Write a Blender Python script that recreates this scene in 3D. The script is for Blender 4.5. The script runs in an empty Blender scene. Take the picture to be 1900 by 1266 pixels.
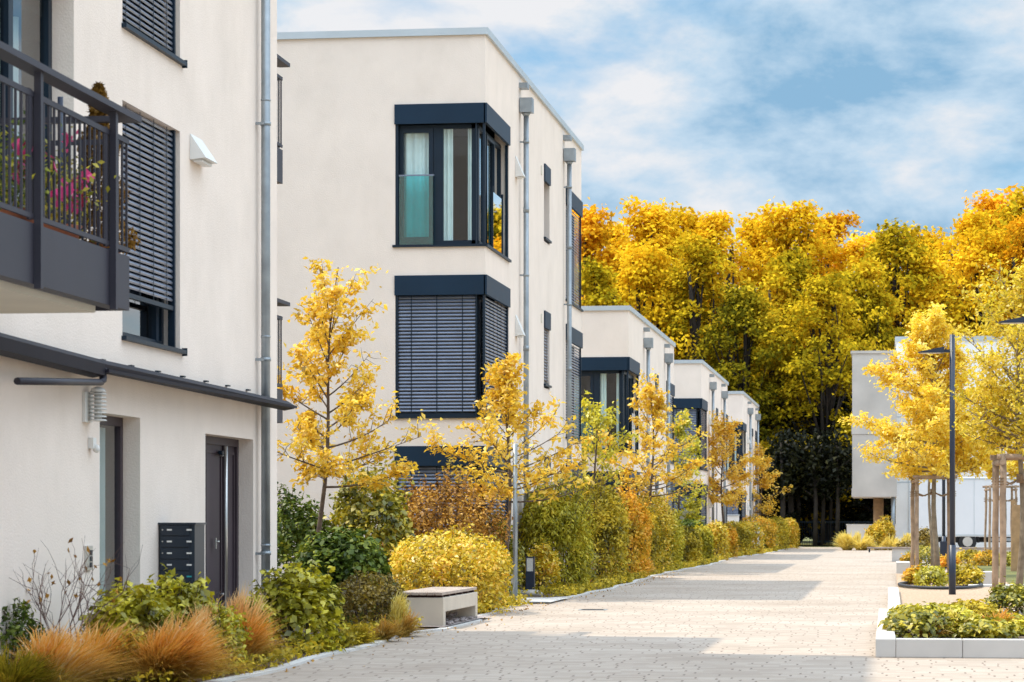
import bpy, math, random
import numpy as np
from math import radians, pi, sin, cos, sqrt
from mathutils import Vector

# ------------------------------------------------------------------ camera
SC = bpy.context.scene
COL = SC.collection
F_PX, CX, HY = 5040.0, 950.0, 968.0
YAW = radians(7.907)
CY, SY = cos(YAW), sin(YAW)
EYE = 1.30
cam_d = bpy.data.cameras.new('camera')
cam = bpy.data.objects.new('camera', cam_d)
COL.objects.link(cam)
cam.location = (0, 0, EYE)
cam.rotation_euler = (radians(90), 0, YAW)
cam_d.sensor_width = 36
cam_d.lens = F_PX / 1900 * 36
cam_d.shift_y = (HY - 633) / 1900
cam_d.clip_start = 0.5
cam_d.clip_end = 3000
cam_d.dof.use_dof = True
cam_d.dof.focus_distance = 44
cam_d.dof.aperture_fstop = 5.6
SC.camera = cam

# ------------------------------------------------------------------ world
SUNV = Vector((-0.55, 0.10, 1.0)).normalized()
w = bpy.data.worlds.new('World'); SC.world = w; w.use_nodes = True
nt = w.node_tree; nt.nodes.clear()
def N(t, nt_, **kw):
    n = nt_.nodes.new(t)
    for k, v in kw.items(): setattr(n, k, v)
    return n
out = N('ShaderNodeOutputWorld', nt)
sky = N('ShaderNodeTexSky', nt, sky_type='NISHITA', sun_disc=False)
sky.sun_elevation = math.asin(SUNV.z)
sky.sun_rotation = math.atan2(SUNV.x, SUNV.y)
sky.ozone_density = 4.0; sky.air_density = 0.8; sky.dust_density = 0.2
tc = N('ShaderNodeTexCoord', nt)
mp = N('ShaderNodeMapping', nt); mp.inputs['Scale'].default_value = (1, 1, 1.9); mp.inputs['Location'].default_value = (3.1, 0.7, 1.9)
nt.links.new(tc.outputs['Generated'], mp.inputs['Vector'])
n1 = N('ShaderNodeTexNoise', nt); n1.inputs['Scale'].default_value = 7.5; n1.inputs['Detail'].default_value = 10; n1.inputs['Roughness'].default_value = .55; n1.inputs['Distortion'].default_value = .15
n2 = N('ShaderNodeTexNoise', nt); n2.inputs['Scale'].default_value = 11; n2.inputs['Detail'].default_value = 11; n2.inputs['Roughness'].default_value = .6; n2.inputs['Distortion'].default_value = .1
nt.links.new(mp.outputs[0], n1.inputs['Vector']); nt.links.new(mp.outputs[0], n2.inputs['Vector'])
r1 = N('ShaderNodeValToRGB', nt); r1.color_ramp.elements[0].position = .33; r1.color_ramp.elements[1].position = .50
r2 = N('ShaderNodeValToRGB', nt)
r2.color_ramp.elements[0].position = .34; r2.color_ramp.elements[0].color = (.30, .54, .78, 1)
e_ = r2.color_ramp.elements.new(.46); e_.color = (.60, .78, .95, 1)
r2.color_ramp.elements[2].position = .58; r2.color_ramp.elements[2].color = (.95, .96, .99, 1)
nt.links.new(n1.outputs['Fac'], r1.inputs[0]); nt.links.new(n2.outputs['Fac'], r2.inputs[0])
hs = N('ShaderNodeHueSaturation', nt); hs.inputs['Saturation'].default_value = 1.15; hs.inputs['Hue'].default_value = .482
nt.links.new(sky.outputs[0], hs.inputs['Color'])
b1_ = N('ShaderNodeBackground', nt); b1_.inputs['Strength'].default_value = .10
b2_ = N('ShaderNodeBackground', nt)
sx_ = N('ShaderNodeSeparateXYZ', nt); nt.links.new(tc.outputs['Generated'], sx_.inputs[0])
mrz = N('ShaderNodeMapRange', nt); mrz.inputs[1].default_value = .22; mrz.inputs[2].default_value = .65; mrz.inputs[3].default_value = .64; mrz.inputs[4].default_value = 2.3  # overhead clouds, out of view, brightened to add fill on the shaded walls
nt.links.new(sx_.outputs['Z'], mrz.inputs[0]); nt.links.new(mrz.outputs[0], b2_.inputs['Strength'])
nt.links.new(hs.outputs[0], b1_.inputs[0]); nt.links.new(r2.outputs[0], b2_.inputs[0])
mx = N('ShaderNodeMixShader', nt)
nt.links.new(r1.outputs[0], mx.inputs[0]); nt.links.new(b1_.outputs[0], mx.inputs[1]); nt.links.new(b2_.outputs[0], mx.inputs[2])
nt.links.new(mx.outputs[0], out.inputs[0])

sd = bpy.data.lights.new('sun', 'SUN'); sd.energy = 2.8; sd.angle = radians(.55); sd.color = (1, .89, .71)
so = bpy.data.objects.new('sun', sd); COL.objects.link(so)
so.rotation_euler = SUNV.to_track_quat('Z', 'Y').to_euler(); so.location = (-30, 10, 60)
SC.view_settings.view_transform = 'Standard'
SC.view_settings.look = 'None'
SC.view_settings.exposure = 0.50
SC.view_settings.gamma = 1
SC.cycles.max_bounces = 8
SC.cycles.transparent_max_bounces = 12

# ------------------------------------------------------------------ pixel helpers (1900 px photo -> world)
def ray(px):
    u = (px - CX) / F_PX
    return u * CY - SY, u * SY + CY
def G(px, t):
    a, b = ray(px); return t * a, t * b
def tg(py): return EYE * F_PX / (py - HY)
def Zp(py, t): return EYE + (HY - py) * t / F_PX
def onX(px, X):
    a, b = ray(px); t = X / a; return t, t * b
def onY(px, Y):
    a, b = ray(px); t = Y / b; return t, t * a

# ------------------------------------------------------------------ materials
def new_mat(name):
    m = bpy.data.materials.new(name); m.use_nodes = True; m.node_tree.nodes.clear(); return m, m.node_tree
def mat(name, col, rough=.6, metal=0, var=.08, vscale=3, bump=0, bscale=200, spec=.5, col2=None, detail=6):
    m, t = new_mat(name); L = t.links
    o = N('ShaderNodeOutputMaterial', t); p = N('ShaderNodeBsdfPrincipled', t); L.new(p.outputs[0], o.inputs[0])
    p.inputs['Roughness'].default_value = rough; p.inputs['Metallic'].default_value = metal; p.inputs['Specular IOR Level'].default_value = spec
    g = N('ShaderNodeNewGeometry', t)
    n = N('ShaderNodeTexNoise', t); n.inputs['Scale'].default_value = vscale; n.inputs['Detail'].default_value = detail
    L.new(g.outputs['Position'], n.inputs['Vector'])
    r = N('ShaderNodeValToRGB', t)
    c2 = col2 or tuple(c * (1 - var * 2) for c in col)
    r.color_ramp.elements[0].position = .3; r.color_ramp.elements[0].color = (*c2, 1)
    r.color_ramp.elements[1].position = .7; r.color_ramp.elements[1].color = (*col, 1)
    L.new(n.outputs['Fac'], r.inputs[0]); L.new(r.outputs[0], p.inputs['Base Color'])
    if bump:
        n2 = N('ShaderNodeTexNoise', t); n2.inputs['Scale'].default_value = bscale; n2.inputs['Detail'].default_value = 3
        L.new(g.outputs['Position'], n2.inputs['Vector'])
        b = N('ShaderNodeBump', t); b.inputs['Strength'].default_value = bump; b.inputs['Distance'].default_value = .012
        L.new(n2.outputs['Fac'], b.inputs['Height']); L.new(b.outputs[0], p.inputs['Normal'])
    return m
def leafmat(name, cols, trans=.35, nscale=.9, gloss=.06, mixn=.5):
    """cols: list of (pos, rgb). per-leaf random + clump noise picks the colour"""
    m, t = new_mat(name); L = t.links
    o = N('ShaderNodeOutputMaterial', t)
    g = N('ShaderNodeNewGeometry', t); oi = N('ShaderNodeObjectInfo', t)
    n = N('ShaderNodeTexNoise', t); n.inputs['Scale'].default_value = nscale; n.inputs['Detail'].default_value = 2
    L.new(g.outputs['Position'], n.inputs['Vector'])
    mr = N('ShaderNodeMapRange', t); mr.inputs[1].default_value = .3; mr.inputs[2].default_value = .7
    L.new(n.outputs['Fac'], mr.inputs[0])
    mm = N('ShaderNodeMix', t); mm.inputs[0].default_value = mixn
    L.new(g.outputs['Random Per Island'], mm.inputs[2]); L.new(mr.outputs[0], mm.inputs[3])
    r = N('ShaderNodeValToRGB', t); cr = r.color_ramp
    cr.elements[0].position = cols[0][0]; cr.elements[0].color = (*cols[0][1], 1)
    cr.elements[1].position = cols[-1][0]; cr.elements[1].color = (*cols[-1][1], 1)
    for p_, c in cols[1:-1]:
        e = cr.elements.new(p_); e.color = (*c, 1)
    L.new(mm.outputs[0], r.inputs[0])
    d = N('ShaderNodeBsdfDiffuse', t); tr = N('ShaderNodeBsdfTranslucent', t); gl = N('ShaderNodeBsdfGlossy', t); gl.inputs['Roughness'].default_value = .42
    L.new(r.outputs[0], d.inputs[0]); L.new(r.outputs[0], tr.inputs[0])
    m1 = N('ShaderNodeMixShader', t); m1.inputs[0].default_value = trans
    m2 = N('ShaderNodeMixShader', t); m2.inputs[0].default_value = gloss
    L.new(d.outputs[0], m1.inputs[1]); L.new(tr.outputs[0], m1.inputs[2])
    L.new(m1.outputs[0], m2.inputs[1]); L.new(gl.outputs[0], m2.inputs[2]); L.new(m2.outputs[0], o.inputs[0])
    return m
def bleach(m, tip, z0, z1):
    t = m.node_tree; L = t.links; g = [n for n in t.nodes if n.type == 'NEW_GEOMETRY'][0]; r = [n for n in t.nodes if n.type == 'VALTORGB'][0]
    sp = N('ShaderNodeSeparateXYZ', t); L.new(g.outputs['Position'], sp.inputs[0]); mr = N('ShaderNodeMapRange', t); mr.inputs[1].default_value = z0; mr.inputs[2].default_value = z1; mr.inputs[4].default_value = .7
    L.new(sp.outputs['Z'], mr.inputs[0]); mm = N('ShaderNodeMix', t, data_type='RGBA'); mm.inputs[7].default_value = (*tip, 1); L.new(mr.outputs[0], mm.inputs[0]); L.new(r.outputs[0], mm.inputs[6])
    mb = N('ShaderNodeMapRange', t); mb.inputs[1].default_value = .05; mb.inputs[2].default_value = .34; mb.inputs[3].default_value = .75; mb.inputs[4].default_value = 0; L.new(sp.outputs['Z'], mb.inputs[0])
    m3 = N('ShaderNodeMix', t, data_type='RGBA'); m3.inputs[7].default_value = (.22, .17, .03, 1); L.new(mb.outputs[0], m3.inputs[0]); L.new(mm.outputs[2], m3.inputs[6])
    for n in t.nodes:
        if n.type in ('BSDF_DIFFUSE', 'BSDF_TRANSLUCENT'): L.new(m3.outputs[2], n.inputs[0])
def glassmat(name, tint, refl=.12, rcol=(1, 1, 1)):
    m, t = new_mat(name); L = t.links
    o = N('ShaderNodeOutputMaterial', t)
    tr = N('ShaderNodeBsdfTransparent', t); tr.inputs[0].default_value = (*tint, 1)
    gl = N('ShaderNodeBsdfGlossy', t); gl.inputs['Roughness'].default_value = .01; gl.inputs[0].default_value = (*rcol, 1)
    lw = N('ShaderNodeFresnel', t); lw.inputs[0].default_value = 1.5
    ad = N('ShaderNodeMath', t, operation='MULTIPLY_ADD'); ad.inputs[1].default_value = 1.6; ad.inputs[2].default_value = refl; ad.use_clamp = True
    L.new(lw.outputs[0], ad.inputs[0])
    mxx = N('ShaderNodeMixShader', t); L.new(ad.outputs[0], mxx.inputs[0]); L.new(tr.outputs[0], mxx.inputs[1]); L.new(gl.outputs[0], mxx.inputs[2])
    L.new(mxx.outputs[0], o.inputs[0]); return m

def stucco_mat(name, col):
    m = mat(name, col, .92, 0, .035, 1.3, bump=.45, bscale=55, spec=.15)
    t = m.node_tree; L = t.links
    p = [n for n in t.nodes if n.type == 'BSDF_PRINCIPLED'][0]
    src = p.inputs['Base Color'].links[0].from_socket
    g = N('ShaderNodeNewGeometry', t); mpp = N('ShaderNodeMapping', t); mpp.inputs['Scale'].default_value = (.8, .8, .5)
    n = N('ShaderNodeTexNoise', t); n.inputs['Scale'].default_value = 2.2; n.inputs['Detail'].default_value = 9; n.inputs['Roughness'].default_value = .72
    L.new(g.outputs['Position'], mpp.inputs[0]); L.new(mpp.outputs[0], n.inputs['Vector'])
    r = N('ShaderNodeValToRGB', t); r.color_ramp.elements[0].position = .28; r.color_ramp.elements[0].color = (.945, .94, .93, 1); r.color_ramp.elements[1].position = .55; r.color_ramp.elements[1].color = (1, 1, 1, 1)
    L.new(n.outputs['Fac'], r.inputs[0])
    mu = N('ShaderNodeMix', t, data_type='RGBA', blend_type='MULTIPLY'); mu.inputs[0].default_value = 1
    L.new(src, mu.inputs[6]); L.new(r.outputs[0], mu.inputs[7]); L.new(mu.outputs[2], p.inputs['Base Color'])
    return m

def paving_mat():
    m, t = new_mat('block_paving'); L = t.links
    o = N('ShaderNodeOutputMaterial', t); p = N('ShaderNodeBsdfPrincipled', t); L.new(p.outputs[0], o.inputs[0]); p.inputs['Roughness'].default_value = .85
    p.inputs['Specular IOR Level'].default_value = .3
    g = N('ShaderNodeNewGeometry', t)
    # wide dark end joints, only some of the blocks
    sp = N('ShaderNodeSeparateXYZ', t); L.new(g.outputs['Position'], sp.inputs[0])
    def MA(op, a, b_=None, c=None):
        q = N('ShaderNodeMath', t, operation=op)
        for k, v in enumerate((a, b_, c)):
            if v is None: continue
            if isinstance(v, (int, float)): q.inputs[k].default_value = v
            else: L.new(v, q.inputs[k])
        return q.outputs[0]
    yr = MA('DIVIDE', sp.outputs['Y'], .15); row = MA('FLOOR', yr); fy = MA('FRACT', yr)
    rn = N('ShaderNodeTexWhiteNoise', t, noise_dimensions='1D'); L.new(row, rn.inputs['W'])
    xo = MA('ADD', MA('DIVIDE', sp.outputs['X'], .30), MA('ADD', MA('MULTIPLY', MA('FLOORED_MODULO', row, 2.0), .5), MA('MULTIPLY', rn.outputs['Value'], .35)))
    fx = MA('ABSOLUTE', MA('SUBTRACT', MA('FRACT', MA('ADD', xo, .5)), .5)); cell = MA('FLOOR', MA('ADD', xo, .5))
    cb = N('ShaderNodeCombineXYZ', t); L.new(cell, cb.inputs[0]); L.new(row, cb.inputs[1])
    wn = N('ShaderNodeTexWhiteNoise', t); L.new(cb.outputs[0], wn.inputs[0])
    j1 = MA('LESS_THAN', fx, .03); j2 = MA('GREATER_THAN', wn.outputs['Value'], .55); j3 = MA('GREATER_THAN', fy, .12)
    jm = MA('MULTIPLY', MA('MULTIPLY', j1, j2), j3)
    jr = MA('LESS_THAN', fy, .055)
    bc = N('ShaderNodeValToRGB', t); bc.color_ramp.elements[0].color = (.385, .318, .262, 1); bc.color_ramp.elements[1].color = (.475, .40, .335, 1)
    L.new(wn.outputs['Value'], bc.inputs[0])
    rw = N('ShaderNodeMix', t, data_type='RGBA'); rw.inputs[7].default_value = (.31, .265, .22, 1); L.new(jr, rw.inputs[0]); L.new(bc.outputs[0], rw.inputs[6])
    n = N('ShaderNodeTexNoise', t); n.inputs['Scale'].default_value = .45; n.inputs['Detail'].default_value = 9; n.inputs['Roughness'].default_value = .65
    L.new(g.outputs['Position'], n.inputs['Vector'])
    r = N('ShaderNodeValToRGB', t); r.color_ramp.elements[0].position = .32; r.color_ramp.elements[0].color = (.80, .77, .74, 1); r.color_ramp.elements[1].position = .62; r.color_ramp.elements[1].color = (1, 1, 1, 1)
    L.new(n.outputs['Fac'], r.inputs[0])
    mu = N('ShaderNodeMix', t, data_type='RGBA', blend_type='MULTIPLY'); mu.inputs[0].default_value = 1
    L.new(rw.outputs[2], mu.inputs[6]); L.new(r.outputs[0], mu.inputs[7])
    m2 = N('ShaderNodeMix', t, data_type='RGBA'); m2.inputs[7].default_value = (.13, .09, .07, 1); L.new(jm, m2.inputs[0]); L.new(mu.outputs[2], m2.inputs[6])
    L.new(m2.outputs[2], p.inputs['Base Color'])
    bp = N('ShaderNodeBump', t); bp.inputs['Strength'].default_value = .5; bp.inputs['Distance'].default_value = .01; bp.invert = True
    L.new(MA('MAXIMUM', jr, jm), bp.inputs['Height']); L.new(bp.outputs[0], p.inputs['Normal'])
    return m

M = {}
M['stucco'] = stucco_mat('cream_stucco', (.90, .785, .695))
M['stucco_w'] = stucco_mat('white_stucco', (.90, .89, .87))
M['coping'] = mat('coping_metal', (.55, .60, .63), .45, .5, .05, 2)
M['navy'] = mat('anthracite_metal', (.006, .026, .055), .5, .0, .1, 1.5, spec=.25)
M['frame'] = mat('window_frame', (.005, .018, .036), .45, 0, .1, 3, spec=.3)
M['slat'] = mat('blind_slat', (.22, .255, .34), .34, .4, .1, 4)
M['door'] = mat('door_panel', (.055, .038, .048), .5, 0, .1, 2, spec=.3)
M['balc'] = mat('balcony_metal', (.030, .028, .042), .55, 0, .08, 2)
M['awn'] = mat('awning_metal', (.018, .017, .026), .6, 0, .1, 2, spec=.15)
M['soffit'] = mat('soffit_paint', (.72, .68, .58), .8, 0, .05, 2)
M['zinc'] = mat('zinc_pipe', (.36, .40, .43), .42, .6, .14, 5)
M['steel'] = mat('brushed_steel', (.6, .6, .58), .3, .8, .05, 5)
M['white'] = mat('white_plastic', (.78, .77, .74), .5, 0, .04, 5)
M['curtain'] = mat('curtain_cloth', (.90, .95, .94), .9, 0, .08, 3)
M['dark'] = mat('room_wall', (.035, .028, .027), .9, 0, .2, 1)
M['glass'] = glassmat('window_glass', (.86, .97, .97), .0)
M['glass2'] = glassmat('balustrade_glass', (.36, .86, .88), .03)
M['conc'] = mat('bench_concrete', (.60, .52, .42), .85, 0, .08, 3, bump=.3, bscale=120)
M['kerb'] = mat('kerb_concrete', (.60, .575, .545), .8, 0, .07, 2, bump=.2, bscale=150)
M['concg'] = mat('facade_concrete', (.60, .55, .50), .85, 0, .12, .8, detail=9)
M['wood'] = mat('stake_wood', (.44, .31, .21), .8, 0, .2, 6, bump=.4, bscale=30, col2=(.22, .15, .10))
M['woodl'] = mat('pale_stake_wood', (.50, .31, .16), .8, 0, .2, 6, bump=.4, bscale=30)
M['bslat'] = mat('bench_slat_wood', (.45, .37, .31), .7, 0, .2, 5, col2=(.30, .23, .19))
M['bdark'] = mat('bench_bracket', (.06, .02, .018), .6)
M['rope'] = mat('coir_rope', (.30, .20, .12), .95, 0, .2, 30)
M['bark'] = mat('tree_bark', (.16, .115, .085), .9, 0, .3, 6, bump=.8, bscale=25, col2=(.07, .05, .04))
M['barkd'] = mat('dark_bark', (.045, .035, .03), .95, 0, .3, 3, bump=.6, bscale=10)
M['barkl'] = mat('pale_bark', (.30, .24, .17), .9, 0, .3, 8, bump=.6, bscale=30, col2=(.16, .12, .08))
M['lamp'] = mat('lamp_paint', (.018, .030, .060), .4, 0, .05, 3)
M['opal'] = mat('opal_glass', (.75, .74, .70), .3)
M['tyre'] = mat('tyre_rubber', (.02, .02, .02), .8)
M['truck'] = mat('truck_paint', (.70, .72, .75), .4, 0, .03, 1)
M['hose'] = mat('black_hose', (.02, .022, .03), .6)
M['stone'] = mat('rounded_stone', (.45, .42, .38), .85, 0, .2, 8, bump=.3, bscale=40)
M['soil'] = mat('garden_soil', (.14, .085, .045), .95, 0, .3, 4, bump=1, bscale=40, col2=(.06, .04, .025))
M['mulch'] = mat('bark_mulch', (.58, .43, .30), .95, 0, .3, 22, bump=1, bscale=60, col2=(.28, .19, .12))
M['grassg'] = mat('meadow_ground', (.16, .15, .03), .95, 0, .3, .8, bump=1, bscale=8, col2=(.08, .09, .02))
M['gravel'] = mat('gravel', (.42, .36, .34), .9, 0, .3, 30, bump=1, bscale=50, col2=(.15, .12, .12))
M['pave'] = paving_mat()
M['terra'] = mat('terracotta', (.36, .11, .05), .8)
M['pink'] = mat('pink_petal', (.80, .06, .26), .6)
M['red'] = mat('red_petal', (.75, .04, .05), .6)
M['wpetal'] = mat('white_petal', (.8, .78, .7), .6)
M['blackbox'] = mat('letterbox_paint', (.012, .022, .038), .4)
M['teal'] = mat('teal_sticker', (.02, .30, .32), .5)

Y1, Y2, O1, GR = (.92, .60, .05), (.80, .47, .02), (.78, .33, .02), (.26, .27, .03)
M['l_tree'] = leafmat('leaf_young_tree', [(.1, (.44, .29, .02)), (.3, (.80, .50, .03)), (.6, (.95, .66, .05)), (.9, (.98, .78, .16))], .4, 2.0)
M['l_treeo'] = leafmat('leaf_orange_tree', [(.1, (.42, .26, .02)), (.3, (.80, .47, .03)), (.6, (.94, .62, .05)), (.9, (.98, .77, .16))], .4, 2.0)
M['l_treeg'] = leafmat('leaf_greenish_tree', [(.1, (.26, .28, .02)), (.4, (.60, .54, .03)), (.9, (.88, .74, .07))], .4, 1.6)
M['l_gold'] = leafmat('leaf_golden_maple', [(.1, (.84, .56, .03)), (.4, (.97, .72, .05)), (.7, (1, .80, .10)), (.95, (1, .88, .28))], .45, 1.5)
M['l_olive'] = leafmat('leaf_olive_maple', [(.1, (.42, .36, .02)), (.4, (.74, .58, .03)), (.7, (.94, .72, .06)), (.95, (.98, .84, .20))], .42, 1.5)
M['f_gold'] = leafmat('forest_golden', [(.15, (.50, .33, .012)), (.4, (.80, .52, .02)), (.65, (.95, .64, .025)), (.9, (1, .72, .06))], .35, .25, 0)
M['f_orange'] = leafmat('forest_orange', [(.15, (.46, .26, .012)), (.4, (.80, .42, .015)), (.65, (.95, .54, .02)), (.9, (1, .64, .05))], .35, .25, 0)
M['f_green'] = leafmat('forest_green', [(.15, (.20, .16, .010)), (.4, (.46, .34, .015)), (.65, (.76, .52, .02)), (.9, (.94, .64, .04))], .3, .22, 0)
M['f_dark'] = leafmat('forest_dark', [(.15, (.07, .07, .008)), (.45, (.22, .18, .010)), (.7, (.50, .37, .02)), (.9, (.80, .55, .03))], .25, .2, 0)
M['s_yg'] = leafmat('shrub_yellow_green', [(.1, (.09, .09, .01)), (.4, (.36, .33, .02)), (.7, (.66, .57, .03)), (.95, (.86, .74, .07))], .25, 3)
M['s_dg'] = leafmat('shrub_dark_green', [(.1, (.03, .055, .008)), (.5, (.085, .13, .015)), (.8, (.24, .28, .03)), (.95, (.58, .52, .05))], .22, 2.5, .03)
M['s_br'] = leafmat('shrub_brown', [(.1, (.08, .06, .01)), (.4, (.20, .14, .02)), (.7, (.38, .26, .03)), (.95, (.62, .42, .05))], .3, 3)
M['s_yel'] = leafmat('shrub_yellow', [(.1, (.18, .14, .01)), (.35, (.56, .42, .02)), (.6, (.84, .62, .03)), (.8, (.84, .44, .03)), (.95, (.96, .76, .10))], .25, 3)
M['s_cop'] = leafmat('shrub_copper', [(.1, (.06, .03, .008)), (.35, (.28, .13, .02)), (.6, (.55, .28, .04)), (.85, (.76, .46, .08)), (.97, (.86, .66, .22))], .22, 2.5, .03, .6)
M['s_mix'] = leafmat('shrub_mixed_green', [(.1, (.05, .06, .01)), (.4, (.20, .20, .015)), (.65, (.48, .40, .03)), (.95, (.80, .62, .05))], .25, 2.5)
M['s_weep'] = leafmat('shrub_light_green', [(.1, (.08, .08, .01)), (.35, (.36, .32, .02)), (.7, (.68, .56, .04)), (.95, (.90, .62, .05))], .25, 2, .03, .6)
M['s_or'] = leafmat('shrub_orange', [(.1, (.14, .10, .01)), (.35, (.52, .34, .02)), (.6, (.86, .48, .03)), (.85, (.88, .38, .04)), (.97, (.92, .68, .07))], .25, 2, .03, .6)
M['s_olv'] = leafmat('shrub_olive', [(.1, (.07, .06, .01)), (.35, (.34, .27, .02)), (.65, (.66, .48, .03)), (.95, (.90, .62, .04))], .25, 2, .03, .6)
M['g_or'] = leafmat('grass_orange', [(.1, (.46, .24, .03)), (.4, (.84, .38, .05)), (.7, (.94, .52, .12)), (.95, (.94, .76, .42))], .35, 1.5, .02, .3)
M['g_yel'] = leafmat('grass_yellow', [(.1, (.62, .48, .08)), (.5, (.88, .72, .18)), (.95, (.95, .84, .36))], .35, 1.5, .02, .3)
M['g_olive'] = leafmat('grass_olive', [(.1, (.14, .12, .01)), (.5, (.38, .30, .02)), (.95, (.66, .42, .04))], .35, 2, .02, .4)
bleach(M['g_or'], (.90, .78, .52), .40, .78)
M['conif'] = leafmat('conifer_brown', [(.1, (.10, .05, .01)), (.5, (.26, .13, .02)), (.95, (.46, .26, .05))], .2, 6, .02)
M['f_shade'] = leafmat('painted_wood_shade', [(.1, (.005, .007, .004)), (.6, (.014, .017, .008)), (.95, (.06, .055, .012))], .15, .4, .02)  # near-black leaf colour paints the shade deep inside the wood
M['twig'] = mat('twig_bark', (.20, .12, .10), .9, 0, .2, 10)

# ------------------------------------------------------------------ object helpers
def wloc(o):
    v = Vector((0, 0, 0))
    while o: v += Vector(o.location); o = o.parent
    return v
def tag(o, label=None, cat=None, group=None, kind=None):
    if label: o['label'] = label
    if cat: o['category'] = cat
    if group: o['group'] = group
    if kind: o['kind'] = kind
    return o
def thing(name, loc, label, cat, group=None, rz=0):
    o = bpy.data.objects.new(name, None); COL.objects.link(o); o.location = loc; o.rotation_euler.z = rz
    o.empty_display_size = .2
    return tag(o, label, cat, group)
def np_mesh(name, V, Fq, mats, parent=None, loc=None, smooth=False, midx=None):
    """V (n,3) world (or local) coords, Fq (m,4) quads. origin is the parent's or loc"""
    me = bpy.data.meshes.new(name)
    org = np.array(loc if loc is not None else wloc(parent) if parent else (0, 0, 0), dtype=float)
    V = np.asarray(V, dtype=float) - org
    me.vertices.add(len(V)); me.vertices.foreach_set('co', V.astype(np.float32).ravel())
    Fq = np.asarray(Fq, dtype=np.int32)
    me.loops.add(Fq.size); me.loops.foreach_set('vertex_index', Fq.ravel())
    me.polygons.add(len(Fq)); me.polygons.foreach_set('loop_start', np.arange(len(Fq), dtype=np.int32) * Fq.shape[1])
    if midx is not None: me.polygons.foreach_set('material_index', np.asarray(midx, dtype=np.int32))
    if smooth: me.polygons.foreach_set('use_smooth', np.ones(len(Fq), dtype=bool))
    me.update(calc_edges=True)
    for m in (mats if isinstance(mats, (list, tuple)) else [mats]): me.materials.append(m)
    o = bpy.data.objects.new(name, me); COL.objects.link(o)
    if parent: o.parent = parent
    elif loc is not None: o.location = loc
    return o
class Fr:
    """wall frame: a along the wall, b outwards, z up"""
    def __init__(s, ox, oy, u, n): s.o = (ox, oy); s.u = u; s.n = n
    def p(s, a, b, z): return (s.o[0] + a * s.u[0] + b * s.n[0], s.o[1] + a * s.u[1] + b * s.n[1], z)
class MB:
    def __init__(s): s.v = []; s.f = []; s.m = []; s.sm = []
    def face(s, pts, mi=0, sm=False):
        i = len(s.v); s.v += [tuple(p) for p in pts]; s.f.append(tuple(range(i, i + len(pts)))); s.m.append(mi); s.sm.append(sm)
    def hexa(s, c, mi=0):  # 8 corners: bottom 4 ccw, top 4
        i = len(s.v); s.v += [tuple(p) for p in c]
        for q in ((3, 2, 1, 0), (4, 5, 6, 7), (0, 1, 5, 4), (1, 2, 6, 5), (2, 3, 7, 6), (3, 0, 4, 7)):
            s.f.append(tuple(i + k for k in q)); s.m.append(mi); s.sm.append(False)
    def box(s, x0, x1, y0, y1, z0, z1, mi=0):
        s.hexa([(x0, y0, z0), (x1, y0, z0), (x1, y1, z0), (x0, y1, z0), (x0, y0, z1), (x1, y0, z1), (x1, y1, z1), (x0, y1, z1)], mi)
    def fbox(s, F, a0, a1, b0, b1, z0, z1, mi=0):
        s.hexa([F.p(a0, b0, z0), F.p(a1, b0, z0), F.p(a1, b1, z0), F.p(a0, b1, z0), F.p(a0, b0, z1), F.p(a1, b0, z1), F.p(a1, b1, z1), F.p(a0, b1, z1)], mi)
    def obox(s, p, d, L, wd, h, mi=0):
        """bar of length L from p along horizontal+vertical direction d, section wd x h"""
        d = Vector(d).normalized(); up = Vector((0, 0, 1)) if abs(d.z) < .9 else Vector((0, 1, 0))
        sd_ = d.cross(up).normalized(); up2 = sd_.cross(d)
        p = Vector(p); e = p + d * L; c = []
        for q in (p, e):
            c.append([q - sd_ * wd / 2 - up2 * h / 2, q + sd_ * wd / 2 - up2 * h / 2, q + sd_ * wd / 2 + up2 * h / 2, q - sd_ * wd / 2 + up2 * h / 2])
        s.hexa(c[0] + c[1], mi)
    def tube(s, pts, rad, n=8, mi=0, cap=True):
        pts = [Vector(p) for p in pts]
        if not isinstance(rad, (list, tuple)): rad = [rad] * len(pts)
        i0 = len(s.v); ref = None
        for k, p in enumerate(pts):
            d = (pts[min(k + 1, len(pts) - 1)] - pts[max(k - 1, 0)]).normalized()
            if ref is None: ref = Vector((1, 0, 0)) if abs(d.x) < .8 else Vector((0, 1, 0))
            a = (ref - d * ref.dot(d)).normalized(); b = d.cross(a); ref = a
            for j in range(n):
                th = 2 * pi * j / n; q = p + (a * cos(th) + b * sin(th)) * rad[k]; s.v.append(tuple(q))
        for k in range(len(pts) - 1):
            for j in range(n):
                j2 = (j + 1) % n
                s.f.append((i0 + k * n + j, i0 + k * n + j2, i0 + (k + 1) * n + j2, i0 + (k + 1) * n + j)); s.m.append(mi); s.sm.append(True)
        if cap:
            s.f.append(tuple(i0 + j for j in reversed(range(n)))); s.m.append(mi); s.sm.append(False)
            s.f.append(tuple(i0 + (len(pts) - 1) * n + j for j in range(n))); s.m.append(mi); s.sm.append(False)
    def ball(s, c, rx, ry, rz, n=10, mi=0, jit=0, rng=None):
        i0 = len(s.v); m_ = n // 2 + 1
        for k in range(m_ + 1):
            ph = pi * k / m_
            for j in range(n):
                th = 2 * pi * j / n; f = 1 + (rng.uniform(-jit, jit) if rng and 0 < k < m_ else 0)
                s.v.append((c[0] + rx * f * sin(ph) * cos(th), c[1] + ry * f * sin(ph) * sin(th), c[2] + rz * f * cos(ph)))
        for k in range(m_):
            for j in range(n):
                j2 = (j + 1) % n
                s.f.append((i0 + k * n + j, i0 + (k + 1) * n + j, i0 + (k + 1) * n + j2, i0 + k * n + j2)); s.m.append(mi); s.sm.append(True)
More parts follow.
